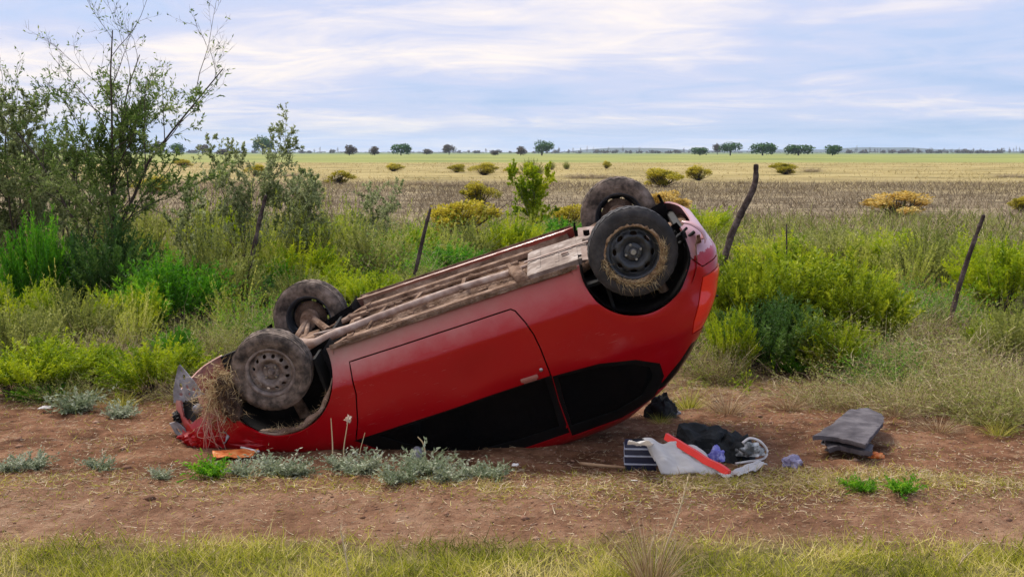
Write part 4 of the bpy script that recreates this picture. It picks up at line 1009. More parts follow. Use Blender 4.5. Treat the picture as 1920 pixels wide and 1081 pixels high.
def tree_mesh(name, h, nst, leafm, seed, lean=.25, sub=(8, 6, 4), bare=.6, lper=10, ll=.05, lw=.016, r0=.045, upt=.5, dens_=1.0, bark=L_bark):
    """branching tree or sapling h metres tall: returns trunk mesh and crown mesh"""
    rng = np.random.default_rng(seed); T = Geo(); Cn = Geo(); tips = []
    def branch(p, d, L, r, lev):
        n = 7 if lev < 2 else 4; P = [np.array(p)]; dd = np.array(d, float)
        for i in range(n):
            dd = dd+rng.normal(0, .13 if lev < 2 else .20, 3)+np.array([0, 0, .06*upt]); dd /= np.linalg.norm(dd); P.append(P[-1]+dd*L/n)
        P = np.array(P); T.tube(P, np.linspace(r, r*.28, len(P)), 6 if lev == 0 else (4 if lev == 1 else 3), 0, .3+.4*rng.random())
        if lev < len(sub):
            k = max(1, int(sub[lev]*(.7+.6*rng.random())))
            for j in range(k):
                t = .18+.80*(j+rng.random())/k; i = min(len(P)-2, int(t*(len(P)-1))); q = P[i]+(P[i+1]-P[i])*(t*(len(P)-1)-i)
                ax = P[i+1]-P[i]; ax /= np.linalg.norm(ax); s = rng.normal(size=3); s -= ax*(s@ax); s /= np.linalg.norm(s)
                an = R(rng.uniform(24, 58)); nd = ax*math.cos(an)+s*math.sin(an); nd[2] += .22*upt; nd /= np.linalg.norm(nd)
                branch(q, nd, L*rng.uniform(.30, .52)*(1.05-.45*t), max(.0018, r*(1-.72*t)*.55), lev+1)
        if lev >= 2: tips.append((P, L))
        elif lev == 1: tips.append((P[3:], L*.5))
    for s_ in range(nst):
        a = 2*math.pi*s_/nst+rng.random(); le = lean*(.3+rng.random()) if nst > 1 else lean*.2
        branch((.06*math.cos(a), .06*math.sin(a), -.05), np.array([le*math.cos(a), le*math.sin(a), 1.0]), h*rng.uniform(.62, .84), r0*rng.uniform(.7, 1), 0)
    PP = []; DD = []
    for P, L in tips:
        zc_ = P[:, 2].mean()/h; pr = np.clip((bare+.22-zc_)/.3, .04, 1)*dens_
        k = rng.poisson(lper*pr)
        for _ in range(k):
            i = rng.integers(0, len(P)-1); t = rng.random(); PP.append(P[i]*(1-t)+P[i+1]*t); DD.append(P[i+1]-P[i])
    PP = np.array(PP); DD = unit(unit(np.array(DD))+RNG.normal(0, .7, (len(DD), 3)))
    ct = np.clip(.5+.6*np.array([noise.noise(Vector(p*1.6)) for p in PP])+RNG.normal(0, .18, len(PP)), 0, 1)
    Cn.leaves(PP, DD, RNG.uniform(.6, 1.3, len(PP))*ll, lw, ct)
    return T.mesh('trunk', [bark], True), Cn.mesh('crown', [leafm])
def put_tree(name, px, py, meshes, label, cat='tree', rz=0, sc=1, group=None):
    x, y = gnd(px, py); e = empty(name, (x, y, gz(x, y)-.02), rz); e.scale = (sc, sc, sc); tag(e, label, cat, group)
    t = link('trunk', meshes[0], (), e); c = link('crown', meshes[1], (), e); return e

# --- trees at the left
put_tree('sparse_tree', 207, 578, tree_mesh('t', 4.4, 5, L_midg, 3, .15, (14, 8, 6), .48, 18, .050, .018, .030, .7), 'tallest tree, its bare upper twigs reaching above the picture, behind the left grass', rz=.4)
put_tree('sparse_tree', 52, 560, tree_mesh('t', 3.4, 5, L_tree, 8, .17, (13, 8, 6), .95, 13, .045, .018, .026, .6), 'greyish leafy tree at the far left edge beside the tall bare-topped tree', rz=1.4)
put_tree('sapling', 442, 545, tree_mesh('t', 2.75, 3, L_tree, 12, .03, (18, 5, 4), .95, 13, .042, .016, .016, 1.0), 'slender pointed sapling standing alone left of the nearer fence post', 'sapling', 0, 1)
put_tree('sapling', 562, 535, tree_mesh('t', 2.25, 6, L_tree, 19, .26, (14, 5, 4), .90, 11, .04, .015, .010, .9), 'bushy many-stemmed grey-green sapling right of the slender pointed one', 'sapling', .7)
put_tree('sapling', 352, 560, tree_mesh('t', 2.15, 3, L_tree, 23, .14, (14, 5, 3), .85, 14, .045, .016, .011, .9), 'thin sapling between the tall tree and the slender pointed one', 'sapling', 2.1)
put_tree('sapling', 705, 520, tree_mesh('t', 1.75, 3, L_tree, 31, .10, (14, 5, 3), .95, 12, .04, .015, .009, .9), 'thin grey-green sapling above the sunken front wheels', 'sapling', 1.1)
put_tree('sapling', 615, 470, tree_mesh('t', 1.9, 2, L_dry, 37, .12, (12, 5, 3), .9, 3, .04, .014, .010, .9), 'nearly leafless sapling behind the grey-green many-stemmed one', 'sapling', 2.1)
put_tree('sapling', 130, 540, tree_mesh('t', 2.5, 4, L_tree, 41, .30, (10, 5, 4), .8, 11, .045, .015, .014, .7), 'dark-stemmed sapling between the two left trees', 'sapling', 3)
put_tree('sapling', 1000, 455, tree_mesh('t', 2.1, 4, L_lime, 47, .10, (12, 5, 3), 1.2, 16, .055, .026, .012, .8), 'bright green leafy sapling above the middle of the car', 'sapling', 3)
put_tree('sapling', 1476, 500, tree_mesh('t', 1.1, 2, L_dry, 51, .08, (5, 3, 2), .5, 1, .03, .01, .010, .8), 'little dry sprig sticking up behind the big green bush', 'sapling', 3)

# --- shrubs
K = {}
for i in range(3): K['lime', i] = bush_broom(i, L_lime)
L_mix = leaf_mat('fresh_green_leaves', [(.04, .08, .004), (.15, .22, .006), (.33, .40, .012), (.56, .58, .03)], .4)
for i in range(3): K['big', i] = bush_broom(i+60, L_mix, 40, 13, 60, .045, .013, 20, .12)
L_wisp = leaf_mat('wispy_yellow_green_leaves', [(.12, .16, .012), (.30, .36, .035), (.48, .50, .08), (.66, .62, .18)], .5)
for i in range(4): K['wisp', i] = bush_broom(i+80, L_wisp, 12, 7, 46, .040, .011, 10, .22)
for i in range(2): K['green', i] = bush_broom(i+5, L_green)
for i in range(2): K['yellow', i] = bush_lobed(i+9., L_yell, 5200, .055, .028)
for i in range(2): K['olive', i] = bush_broom(i+20, L_olive, 30, 10, 44, .042, .014, 40, .16)
for i in range(2): K['deep', i] = bush_broom(i+30, L_deep, 30, 13, 56, .045, .014)
K['gold', 0] = bush_lobed(14., L_gold, 3600, .06, .035)
for i in range(3): K['dry', i] = bush_dry(i)
K['drygreen', 0] = bush_dry(9, 420, L_green, .3, 24); K['drygreen', 1] = bush_dry(9, 420, L_olive, .3, 26)
for i in range(2): K['tuft', i] = tuft(i, L_grass); K['strawtuft', i] = tuft(i, L_strawl, 260)
K['brown', 0] = bush_dry(12, 500, L_mauve, .3, 12)
cnt = {}
def shrub(kind, px, pb, pt, w, label, cat='shrub', name=None, group=None, rz=None):
    """kind, pixel column of the base, base row, top row, width in pixels"""
    x, y = gnd(px, pb); sc = y*math.cos(TH)/FPX; hh = (pb-pt)*sc; ww = w*sc
    vs = [k for k in K if k[0] == kind]; i = cnt.get(kind, 0); cnt[kind] = i+1
    o = link(name or {'tuft': 'grass_tuft', 'strawtuft': 'grass_tuft', 'dry': 'dry_brush', 'drygreen': 'dry_brush', 'brown': 'dry_brush'}.get(kind, 'shrub'), K[vs[i % len(vs)]])
    pt = pt-.14*(pb-pt) if (px < 1100 and kind in ('lime', 'olive', 'green', 'drygreen') and pb < 660) else pt; hh = (pb-pt)*sc
    wf_ = .78 if kind in ('yellow', 'gold') else (.95 if 'tuft' in kind else .95)
    o.location = (x, y, gz(x, y)-.02); o.scale = (ww/wf_, ww/wf_, hh*1.02); o.rotation_euler.z = RNG.random()*6.28 if rz is None else rz
    return tag(o, label, cat, group)
for a in [
 ('deep', 205, 600, 400, 190, 'dark green shrub round the foot of the tallest tree'),
 ('green', 70, 610, 400, 130, 'upright bright green shrub below the far-left tree'),
 ('lime', 20, 640, 500, 150, 'yellow-green shrub cut by the left picture edge'),
 ('olive', 30, 690, 540, 170, 'dull olive shrub low at the left picture edge'),
 ('lime', 60, 735, 615, 200, 'broad lime shrub on the dirt edge at far left', 'shrub'),
 ('dry', 205, 695, 575, 150, 'brown twiggy bush left of the car, below the tallest tree'),
 ('lime', 290, 735, 610, 180, 'lime shrub just left of the car nose'),
 ('green', 335, 690, 610, 90, 'small vivid green shrub above the car nose'),
 ('green', 320, 620, 480, 200, 'wide green shrub right of the tallest tree'),
 ('deep', 120, 560, 430, 150, 'dark green shrub between the two left trees'),
 ('olive', 405, 600, 450, 170, 'olive shrub below the slender pointed sapling'),
 ('drygreen', 470, 640, 520, 120, 'grey-green brush behind the front wheels'),
 ('drygreen', 400, 680, 560, 120, 'pale dry brush left of the front wheels'),
 ('lime', 595, 520, 400, 190, 'large yellow-olive shrub left of the dark leaning post'),
 ('green', 520, 560, 480, 150, 'bright green low shrub behind the far front wheel'),
 ('lime', 640, 580, 500, 140, 'lime shrub right of the far front wheel'),
 ('olive', 690, 540, 420, 150, 'grey-olive shrub just left of the thin sapling above the car floor'),
 ('drygreen', 750, 540, 430, 150, 'pale stemmed brush left of the second fence post'),
 ('green', 845, 525, 455, 150, 'green shrub right of the second fence post'),
 ('olive', 860, 505, 420, 140, 'olive shrub between the second post and the car tank'),
 ('lime', 950, 500, 400, 120, 'yellow-olive shrub above the exhaust elbow'),
 ('green', 1050, 470, 410, 140, 'green shrub left of the raised rear wheel'),
 ('dry', 920, 480, 400, 120, 'purplish dry brush behind the car floor'),
 ('yellow', 850, 450, 358, 140, 'big yellow bush with branching clumps right of the second post'),
 ('yellow', 900, 385, 335, 70, 'yellow bush behind and right of the big clumped one'),
 ('yellow', 1060, 435, 375, 80, 'golden yellow bush left of the far rear wheel'),
 ('gold', 1252, 400, 350, 75, 'golden bush right of the far rear wheel'),
 ('lime', 1312, 445, 372, 120, 'fresh lime bush behind the torn rear bumper'),
 ('big', 1490, 650, 440, 310, 'biggest bright green bush, right of the car tail'),
 ('big', 1395, 660, 455, 180, 'left lobe of green growth touching the car tail'),
 ('deep', 1440, 690, 530, 200, 'dark inner green bush below the biggest green one'),
 ('big', 1590, 660, 480, 200, 'right-hand lime bush beside the biggest green one'),
 ('green', 1485, 695, 625, 100, 'small bright green shrub in front of the dark inner bush'),
 ('lime', 1370, 700, 560, 90, 'narrow green shrub right below the tail lamp'),
 ('dry', 1340, 710, 590, 110, 'bleached twigs right under the car tail'),
 ('lime', 1480, 520, 425, 170, 'pale lime shrub behind the biggest green bush'),
 ('olive', 1560, 520, 415, 150, 'olive shrub behind the right-hand lime bush'),
 ('lime', 1660, 520, 420, 160, 'lime shrub in the back row left of the right fence post'),
 ('olive', 1740, 540, 420, 160, 'olive shrub directly left of the right fence post'),
 ('lime', 1880, 580, 430, 190, 'lime shrub at the right picture edge beside the right fence post'),
 ('olive', 1900, 690, 540, 160, 'olive brush at the right picture edge below the lime one'),
 ('dry', 1700, 640, 520, 180, 'straw-coloured brush in front of the right fence post'),
 ('dry', 1620, 700, 560, 170, 'grey tangled brush right of the dark inner bush'),
 ('dry', 1790, 720, 560, 210, 'broad grey-brown tangle below the right fence post'),
 ('drygreen', 1860, 780, 640, 180, 'pale green-grey brush at the lower right edge'),
 ('dry', 1700, 760, 640, 190, 'low brown brush behind the foam slabs'),
 ('dry', 1560, 750, 650, 160, 'low dry brush between the green bush and the foam slabs'),
 ('drygreen', 1620, 590, 490, 160, 'pale flowering dry brush on top of the right-hand slope'),
 ('drygreen', 120, 745, 660, 120, 'pale dry brush in front of the lime shrubs at left'),
 ('dry', 370, 745, 650, 110, 'dry brush touching the torn grey valance'),
 ('dry', 40, 560, 440, 140, 'brown dry brush below the far-left tree'),
 ('dry', 540, 500, 395, 110, 'grey dry brush around the many-stemmed sapling'),
 ('dry', 720, 460, 375, 110, 'grey dry brush above the second sapling foot'),
 ('dry', 1560, 620, 500, 130, 'dry stalks poking out of the right-hand lime bush'),
 ('drygreen', 1660, 720, 600, 140, 'grey-green brush above the foam slabs'),
 ('lime', 1850, 660, 580, 100, 'yellow-green shrub inside the grey-brown tangle at right'),
 ('lime', 1500, 600, 435, 200, 'yellow-green crown rising at the back of the biggest bush'),
 ('lime', 1600, 600, 470, 140, 'yellow-green crown at the right back of the biggest bush'),
 ('dry', 1700, 700, 560, 200, 'tan tangled brush above and right of the foam slabs'),
 ('dry', 1850, 760, 620, 170, 'tan brush at the lower right edge in front of the tangle'),
 ('dry', 1640, 640, 520, 150, 'tan dry brush between the biggest bush and the right post'),
 ('strawtuft', 1600, 765, 715, 110, 'straw tuft behind the foam slabs', 'grass'),
 ('strawtuft', 1680, 775, 725, 110, 'straw tuft right behind the larger foam slab', 'grass'),
 ('lime', 560, 560, 440, 150, 'yellow-green shrub behind the far front wheel, under the saplings'),
 ('lime', 760, 510, 410, 130, 'yellow-green shrub behind the second post foot'),
 ('wisp', 290, 560, 360, 90, 'wispy yellow-green shrub right of the tallest tree'),
 ('wisp', 385, 580, 330, 80, 'tall wispy shrub left of the slender pointed sapling'),
 ('wisp', 475, 560, 350, 90, 'tall wispy shrub right of the slender pointed sapling'),
 ('wisp', 530, 540, 330, 100, 'tall wispy shrub in front of the many-stemmed sapling'),
 ('wisp', 600, 540, 350, 110, 'tall wispy shrub right of the many-stemmed sapling'),
 ('wisp', 660, 530, 360, 90, 'tall wispy shrub left of the thin grey-green sapling'),
 ('wisp', 735, 520, 380, 90, 'wispy shrub right of the thin grey-green sapling'),
 ('wisp', 835, 520, 390, 100, 'wispy shrub just right of the second post'),
 ('wisp', 905, 500, 385, 90, 'wispy shrub in front of the big yellow bush'),
 ('wisp', 985, 480, 385, 90, 'wispy shrub in front of the bright green sapling'),
 ('wisp', 110, 640, 480, 100, 'wispy shrub before the gap between the left trees'),
 ('wisp', 250, 680, 520, 100, 'wispy shrub left of the small vivid one'),
 ('wisp', 440, 640, 500, 90, 'wispy shrub left of the far front wheel'),
 ('wisp', 10, 560, 400, 100, 'wispy shrub cut by the left edge under the trees'),
 ('wisp', 1440, 520, 410, 110, 'wispy shrub right of the crooked post'),
 ('wisp', 1620, 530, 410, 120, 'wispy shrub in the back row right of the big bush'),
 ('wisp', 1700, 560, 430, 110, 'wispy shrub left of the right post, second row'),
 ('wisp', 1840, 560, 430, 110, 'wispy shrub right of the right post'),
 ('tuft', 1290, 758, 690, 110, 'olive grass tuft right beside the crushed roof', 'grass'),
 ('strawtuft', 1365, 768, 700, 120, 'tan straw tuft right of the olive one', 'grass'),
 ('tuft', 1240, 786, 755, 60, 'small dark green tuft behind the car roof', 'grass'),
 ('tuft', 1870, 805, 745, 90, 'pale grass tuft at the lower right of the brush', 'grass'),
 ('green', 95, 742, 700, 120, 'low vivid green growth on the dirt edge at far left', 'weed'),
 ('olive', 560, 600, 500, 110, 'olive growth between the two front wheels'),
 ('lime', 420, 500, 385, 150, 'yellow-green shrub behind the left leaning post'),
 ('olive', 250, 540, 380, 160, 'olive shrub right behind the tallest tree'),
 ('olive', 150, 660, 520, 150, 'dull olive shrub in front of the tallest tree, left side'),
 ('lime', 150, 720, 620, 140, 'lime shrub between the two broad ones at left', 'shrub'),
 ('lime', 240, 640, 530, 130, 'lime shrub just above the brown twiggy bush', 'shrub'),
 ('drygreen', 30, 600, 460, 130, 'pale brush between the far-left tree and the picture edge'),
 ('drygreen', 780, 480, 400, 130, 'pale brush behind the second fence post'),
 ('deep', 480, 580, 490, 120, 'dark green shrub left of the far front wheel'),
 ('drygreen', 620, 500, 420, 120, 'pale brush right of the large yellow-olive shrub'),
 ('lime', 700, 590, 510, 120, 'low lime shrub touching the far side of the car'),
 ('olive', 770, 570, 500, 130, 'olive shrub at the foot of the second fence post'),
 ('lime', 1800, 520, 425, 160, 'lime shrub behind the right fence post'),
 ('olive', 1400, 500, 430, 120, 'olive shrub at the foot of the crooked post'),
 ('drygreen', 1740, 600, 500, 150, 'grey-green brush left of the right post foot'),
 ('deep', 1430, 640, 500, 190, 'green shrub deep inside the big green growth'),
 ('big', 1560, 700, 560, 150, 'lime shrub at the right foot of the big green growth'),
 ('dry', 1900, 740, 620, 150, 'brown-grey brush at the right edge under the olive brush'),
 ('strawtuft', 1480, 760, 710, 110, 'straw tuft below the dark inner bush', 'grass'),
 ('strawtuft', 1760, 800, 750, 120, 'straw tuft right of the foam slabs', 'grass'),
 ('strawtuft', 400, 765, 715, 80, 'straw tuft behind the car nose', 'grass'),
 ('tuft', 230, 755, 705, 90, 'grass tuft on the dirt edge at left', 'grass'),
 ('olive', 1290, 470, 415, 80, 'olive growth between the rear wheel and the torn bumper'),
]: shrub(*a)
# bushes far out in the field
for kind, px, pb, pt, w, lb in [
 ('yellow', 737, 321, 304, 36, 'small round olive bush in the field, left one of the far row'), ('yellow', 856, 323, 305, 38, 'small field bush left of the wide pair'),
 ('yellow', 907, 328, 302, 52, 'wide olive field bush in the middle of the far row'), ('yellow', 962, 327, 307, 28, 'little field bush right of the wide one'),
 ('olive', 998, 334, 301, 42, 'pale green field bush above the bright sapling'), ('brown', 1105, 334, 317, 80, 'low brown field brush left of the far rear wheel'),
 ('olive', 1035, 318, 303, 12, 'thin sprig of a bush in the field, left of three'), ('olive', 1062, 317, 303, 13, 'dark little field bush, middle of three sprigs'), ('yellow', 1137, 316, 300, 18, 'little round field bush, right of three sprigs'),
 ('yellow', 1243, 350, 310, 80, 'large ragged field bush right of the far rear wheel'), ('yellow', 1310, 338, 307, 50, 'field bush right next to the large ragged one'),
 ('yellow', 1475, 327, 302, 52, 'bright olive field bush right of the crooked post'), ('brown', 1523, 322, 309, 30, 'small brown field bush right of the bright olive one'),
 ('gold', 1685, 405, 350, 122, 'big orange-gold bush in the dry grass at the right'), ('yellow', 1915, 395, 364, 40, 'yellow bush cut by the right edge above the lime shrub'),
 ('brown', 1900, 332, 320, 60, 'low brown brush far out at the right edge'), ('yellow', 635, 345, 315, 50, 'yellow field bush right of the saplings'),
 ('brown', 787, 346, 331, 44, 'small brown field bush above the second post'), ('yellow', 285, 362, 325, 70, 'yellow field bush seen behind the tallest tree'),
 ('yellow', 345, 312, 296, 36, 'green field bush between tallest tree and pointed sapling'), ('yellow', 480, 330, 305, 40, 'green field bush behind the pointed sapling'),
 ('brown', 850, 348, 336, 90, 'low brown field brush above the big yellow bush'), ('brown', 560, 330, 318, 60, 'low brown field brush behind the many-stemmed sapling')]:
    shrub(kind, px, pb, pt, w, lb, 'bush', None, 'bushes scattered over the field')

# --- low silvery weeds on the dirt in front of the car
WD = [low_weed(1, L_silver), low_weed(2, L_silver)]; WG = low_weed(3, L_green)
for px, py, s, lb, gm in [(395, 893, .15, 'dark green weed below the car nose', 1), (455, 892, .13, 'silvery weed below the orange piece', 0), (520, 888, .17, 'silvery weed under the front arch', 0), (560, 885, .13, 'silvery weed right of the one under the arch', 0),
    (640, 875, .12, 'small olive weed by the round seed stalk', 0), (680, 882, .18, 'broad silvery weed below the door front edge', 0), (745, 905, .15, 'silvery weed nearest the track', 0), (795, 890, .20, 'tallest silvery weed, with a curled stalk', 0),
    (840, 900, .15, 'silvery weed right of the tallest one', 0), (885, 895, .12, 'thin silvery weed near the middle', 0), (925, 898, .13, 'last silvery weed at the right of the row', 0), (60, 870, .14, 'silvery weed on the dirt at far left', 0), (20, 878, .12, 'silvery weed cut by the left edge', 0),
    (188, 878, .12, 'lone green-grey weed left of the car', 0), (1690, 925, .12, 'dark green weed in the straw strip at right', 1), (1620, 918, .10, 'pale green weed left of the dark one', 1), (300, 893, .09, 'tiny weed on the dirt left of the nose', 0), (1590, 912, .08, 'small weed in the straw strip below the foam slabs', 1),
    (145, 765, .22, 'grey-green weed patch by the grass edge at left', 0), (225, 775, .16, 'small weed patch right of the one at the grass edge', 0)]:
    x, y = gnd(px, py); o = link('low_weed', WG if gm else WD[int(px) % 2]); o.location = (x, y, gz(x, y)-.005); o.scale = (s*1.4, s*1.4, s*1.15); o.rotation_euler.z = px; tag(o, lb, 'weed', 'low weeds on the dirt')
# single stalks
def stalk(px, py, pts, rad, label, head=None, mt=None):
    x, y = gnd(px, py); g = Geo(); sc = y/FPX; P = spline([((a-px)*sc, .02*i, (py-b)*sc) for i, (a, b) in enumerate(pts)], 5); g.tube(P, np.linspace(rad, rad*.5, len(P)), 5, 0, .8)
    if head: g.leaves(np.repeat([P[-1]], 60, 0)+RNG.normal(0, head*.25, (60, 3)), unit(RNG.normal(0, 1, (60, 3))), head, head*.6, .9, 1)
    o = link('stalk', g.mesh('stalk', [L_dry, L_silver if mt is None else mt])); o.location = (x, y, gz(x, y)); tag(o, label, 'stalk', None); return o
M_seed = leaf_mat('pale_seed_head', [(.62, .50, .40), (.75, .62, .50)], .2)
stalk(645, 868, [(645, 868), (644, 845), (648, 815), (652, 790)], .005, 'stalk with a round pale seed head before the red door', .022, M_seed)
stalk(624, 868, [(624, 868), (623, 835), (620, 790)], .005, 'plain pinkish stalk left of the seed head')
stalk(672, 868, [(672, 868), (676, 845), (684, 815)], .004, 'short leaning stalk right of the seed head')
stalk(795, 875, [(795, 875), (797, 850), (793, 828), (782, 816)], .007, 'curled silvery stalk before the black windows')
for px, py, pts, lb in [(655, 1080, [(655, 1130), (650, 1050), (638, 985)], 'single tall straw left of centre in the foreground'), (1215, 1080, [(1215, 1120), (1250, 1010), (1275, 940), (1290, 885)], 'tallest straw rising from the foreground clump'), (1200, 1085, [(1195, 1120), (1205, 1060), (1228, 990)], 'shorter straw left in the foreground clump'), (1240, 1085, [(1225, 1120), (1245, 1060), (1268, 1005)], 'shorter straw right in the foreground clump'), (1800, 1060, [(1790, 1090), (1800, 1050), (1838, 1010)], 'slanting straw at the right of the foreground')]:
    x, y = gnd(px, py); g = Geo(); sc = y/FPX; P = spline([((a-px)*sc, .01*i, (py-b)*sc) for i, (a, b) in enumerate(pts)], 6); g.tube(P, np.linspace(.0060, .0024, len(P)), 5, 0, .95)
    tt = np.array(P)[len(P)//2:]; tt = np.repeat(tt, 5, 0); g.ribbons(tt, unit(RNG.normal(0, .4, (len(tt), 3))+[0, 0, 1]), .05, .0035, RNG.normal(0, .012, (len(tt), 3)), 2, .9)
    o = link('straw_stalk', g.mesh('straw_stalk', [L_strawl])); o.location = (x, y, gz(x, y)); tag(o, lb, 'straw')
o = link('straw_clump', K['strawtuft', 0]); x, y = gnd(1222, 1095); o.location = (x, y, gz(x, y)); o.scale = (.42, .42, .50); tag(o, 'straw-coloured grass clump at the bottom edge right of centre', 'grass')

# --- fence posts
def post(pts, r, label, yb=None, name='fence_post', mt=None):
    px, pb = pts[0]; x, y = gnd(px, pb); sc = y/FPX; g = Geo()
    P = spline([((a-px)*sc, .01*i, (pb-b)*sc-.05*(i == 0)) for i, (a, b) in enumerate(pts)], 6); n = len(P)
    rr = np.array([r*(1+.35*noise.noise(Vector((i*.7, px, 0))))*(1-.35*(i/n)**3) for i in range(n)]); g.tube(P, rr, 9, 0, .4)
    g.tube([P[-1], P[-1]+(P[-1]-P[-2])*.25], [rr[-1], .003], 9, 0, .4)
    o = link(name, g.mesh(name, [mt or M_post], True)); o.location = (x, y, gz(x, y)); tag(o, label, 'fence post', 'leaning fence posts'); return o
M_post = mat('weathered_post', [(.025, .018, .015), (.07, .05, .045), (.17, .13, .12)], 9, .95, .8, 40, .1, bdist=.02)
post([(440, 600), (476, 480), (492, 410), (503, 370)], .027, 'dark leaning post at left above the front wheels')
post([(762, 570), (783, 490), (797, 430), (808, 388)], .026, 'dark leaning post above the front part of the car floor')
post([(1335, 560), (1368, 450), (1386, 405), (1411, 352), (1414, 312)], .047, 'crooked branch-like post right of the car tail')
post([(1775, 620), (1795, 540), (1815, 470), (1838, 402)], .028, 'straight thin leaning post at far right')
post([(1474, 560), (1473, 470), (1472, 420)], .012, 'small thin stake behind the big green bush')

# --- far trees on the horizon
def far_tree(seed, w, h, leafm, trunk=.25, lobes=7, n=900):
    g = Geo(); T = Geo(); rng = np.random.default_rng(seed)
    C = unit(rng.normal(0, 1, (lobes, 3)))*[w*.30, w*.30, h*.22]+[0, 0, h*(.5+trunk*.4)]; rad = rng.uniform(.20, .30, lobes)*w
    k = rng.integers(0, lobes, n); P = C[k]+unit(rng.normal(0, 1, (n, 3)))*(rad[k]*rng.random(n)**.3)[:, None]*[1, 1, min(1.1, .95*h/w)]; P = P[P[:, 2] > h*trunk*.6]
    g.leaves(P, unit(rng.normal(0, 1, (len(P), 3))), w*.10, w*.055, np.clip(rng.random(len(P))*.6+.4*(P[:, 2] > h*.6), 0, 1))
    T.tube([(0, 0, -.2), (.01*w, 0, h*.25), (0, .02*w, h*.6)], [w*.035, w*.028, w*.012], 6)
    for _ in range(5): e = C[rng.integers(0, lobes)]; T.tube([(0, 0, h*.25), tuple(e*.7+np.array([0, 0, h*.1])), tuple(e)], [w*.02, w*.012, w*.005], 4)
    return T.mesh('trunk', [L_barkd], True), g.mesh('crown', [leafm])
FT = [far_tree(1, 1, .75, L_fartree, .12), far_tree(2, 1, .62, L_fartree, .02, 9), far_tree(3, 1, .9, L_fartree, .3), far_tree(4, 1, .65, L_farmauve, .15), far_tree(5, 1, .75, L_farmauve, .3)]
for px, pb, pt, w, k, lb in [
 (655, 289, 269, 28, 3, 'dull brown round tree on the horizon, left of a similar smaller one'), (703, 289, 272, 24, 3, 'smaller brown round tree on the horizon right of its larger twin'),
 (752, 289, 264, 40, 1, 'dark green dome-shaped tree on the horizon left of centre'), (842, 287, 268, 27, 4, 'brown umbrella-shaped tree on a short trunk at the horizon'),
 (929, 291, 281, 18, 3, 'tiny dark bush on the horizon left of the centre tree'), (976, 289, 272, 24, 3, 'faded low tree left of the centre tree'), (1016, 289, 259, 46, 0, 'largest dark green tree on the horizon at the centre'),
 (1312, 290, 272, 36, 1, 'lowest green horizon tree, first of the right-hand five'), (1369, 289, 259, 42, 2, 'green tree with visible trunk, second of the right-hand five'),
 (1430, 291, 262, 54, 1, 'dome-shaped dark green tree, third of the right-hand five'), (1497, 291, 266, 58, 1, 'widest low green tree, fourth of the right-hand five'),
 (1561, 291, 267, 42, 1, 'green tree, last of the right-hand five'), (1345, 287, 266, 18, 4, 'hazy thin tree between the first two green ones'),
 (300, 288, 264, 34, 3, 'brown tree on the horizon right of the tall bare tree'), (335, 288, 266, 34, 0, 'green round tree on the horizon behind the thin sapling'), (493, 288, 251, 40, 0, 'round green tree on the horizon beside the pointed sapling'), (380, 288, 268, 26, 4, 'pale far tree between two saplings'), (420, 289, 277, 30, 3, 'low brown far tree behind the pointed sapling'), (800, 288, 279, 24, 3, 'low brown clump on the horizon between two trees'), (225, 289, 270, 30, 3, 'far tree seen through the tall bare tree'), (95, 289, 268, 40, 0, 'far green tree seen between the two left trees')]:
    x, y = gnd(px, 291.5 if pb > 288 else 290.0); sc = y/FPX; e = empty('field_tree', (x, y, -.1), px); W_ = w*sc; e.scale = (W_, W_, (291-pt)*sc/[.75, .62, .9, .65, .75][k]*.88)
    tag(e, lb, 'tree', 'trees along the horizon'); link('trunk', FT[k][0], (), e); link('crown', FT[k][1], (), e)
# distant tree line: poplars and scrub too small to pick apart
g = Geo()
for px in list(range(1040, 1300, 9))+list(range(1590, 1935, 5))+list(range(830, 1040, 16))+list(range(60, 640, 14)):
    X, Y = gnd(px+RNG.normal(0, 3), 287.3+RNG.normal(0, .12)); s = Y/FPX; tall = RNG.random() < (.5 if px > 1590 else .25); hh = (RNG.uniform(8, 15) if tall else RNG.uniform(3, 7))*s*1.0; ww = (RNG.uniform(3, 4.5) if tall else RNG.uniform(5, 14))*s
    n = 70; P = RNG.normal(0, 1, (n, 3)); P = unit(P)*RNG.random((n, 1))**.4*[ww*.5, ww*.5, hh*.5]+[X, Y, hh*.5]; g.leaves(P, unit(RNG.normal(0, 1, (n, 3))), ww*.32, ww*.2)
for px in range(0, 1930, 9):
    X, Y = gnd(px+RNG.normal(0, 3), 286.9+RNG.normal(0, .1)); s = Y/FPX; hh = RNG.uniform(1.2, 3.2)*s; ww = RNG.uniform(10, 22)*s
    n = 40; P = unit(RNG.normal(0, 1, (n, 3)))*RNG.random((n, 1))**.4*[ww*.5, ww*.5, hh*.5]+[X, Y, hh*.5]; g.leaves(P, unit(RNG.normal(0, 1, (n, 3))), hh*.6, hh*.5)
tag(link('distant_treeline', g.mesh('distant_treeline', [L_farmauve])), kind='stuff')

# --- grasses and litter nobody could count
def scatter(N, y0, y1, dens_fn, half=lambda y: y*.43+.6):
    y = RNG.uniform(y0, y1, N*3); x = (RNG.random(N*3)*2-1)*half(y1); ok = np.abs(x) < half(y)
    x, y = x[ok][:N], y[ok][:N]
    if dens_fn is not None:
        k = np.array([dens_fn(a, b) for a, b in zip(x, y)]) > RNG.random(len(x)); x, y = x[k], y[k]
    return np.stack([x, y, np.array([gz(a, b) for a, b in zip(x, y)])], 1)
nz = lambda x, y, s, o=0: noise.noise(Vector((x*s, y*s, o)))
carx = lambda x, y: (-2.15 < x < 1.1 and 7.75 < y < 9.8)
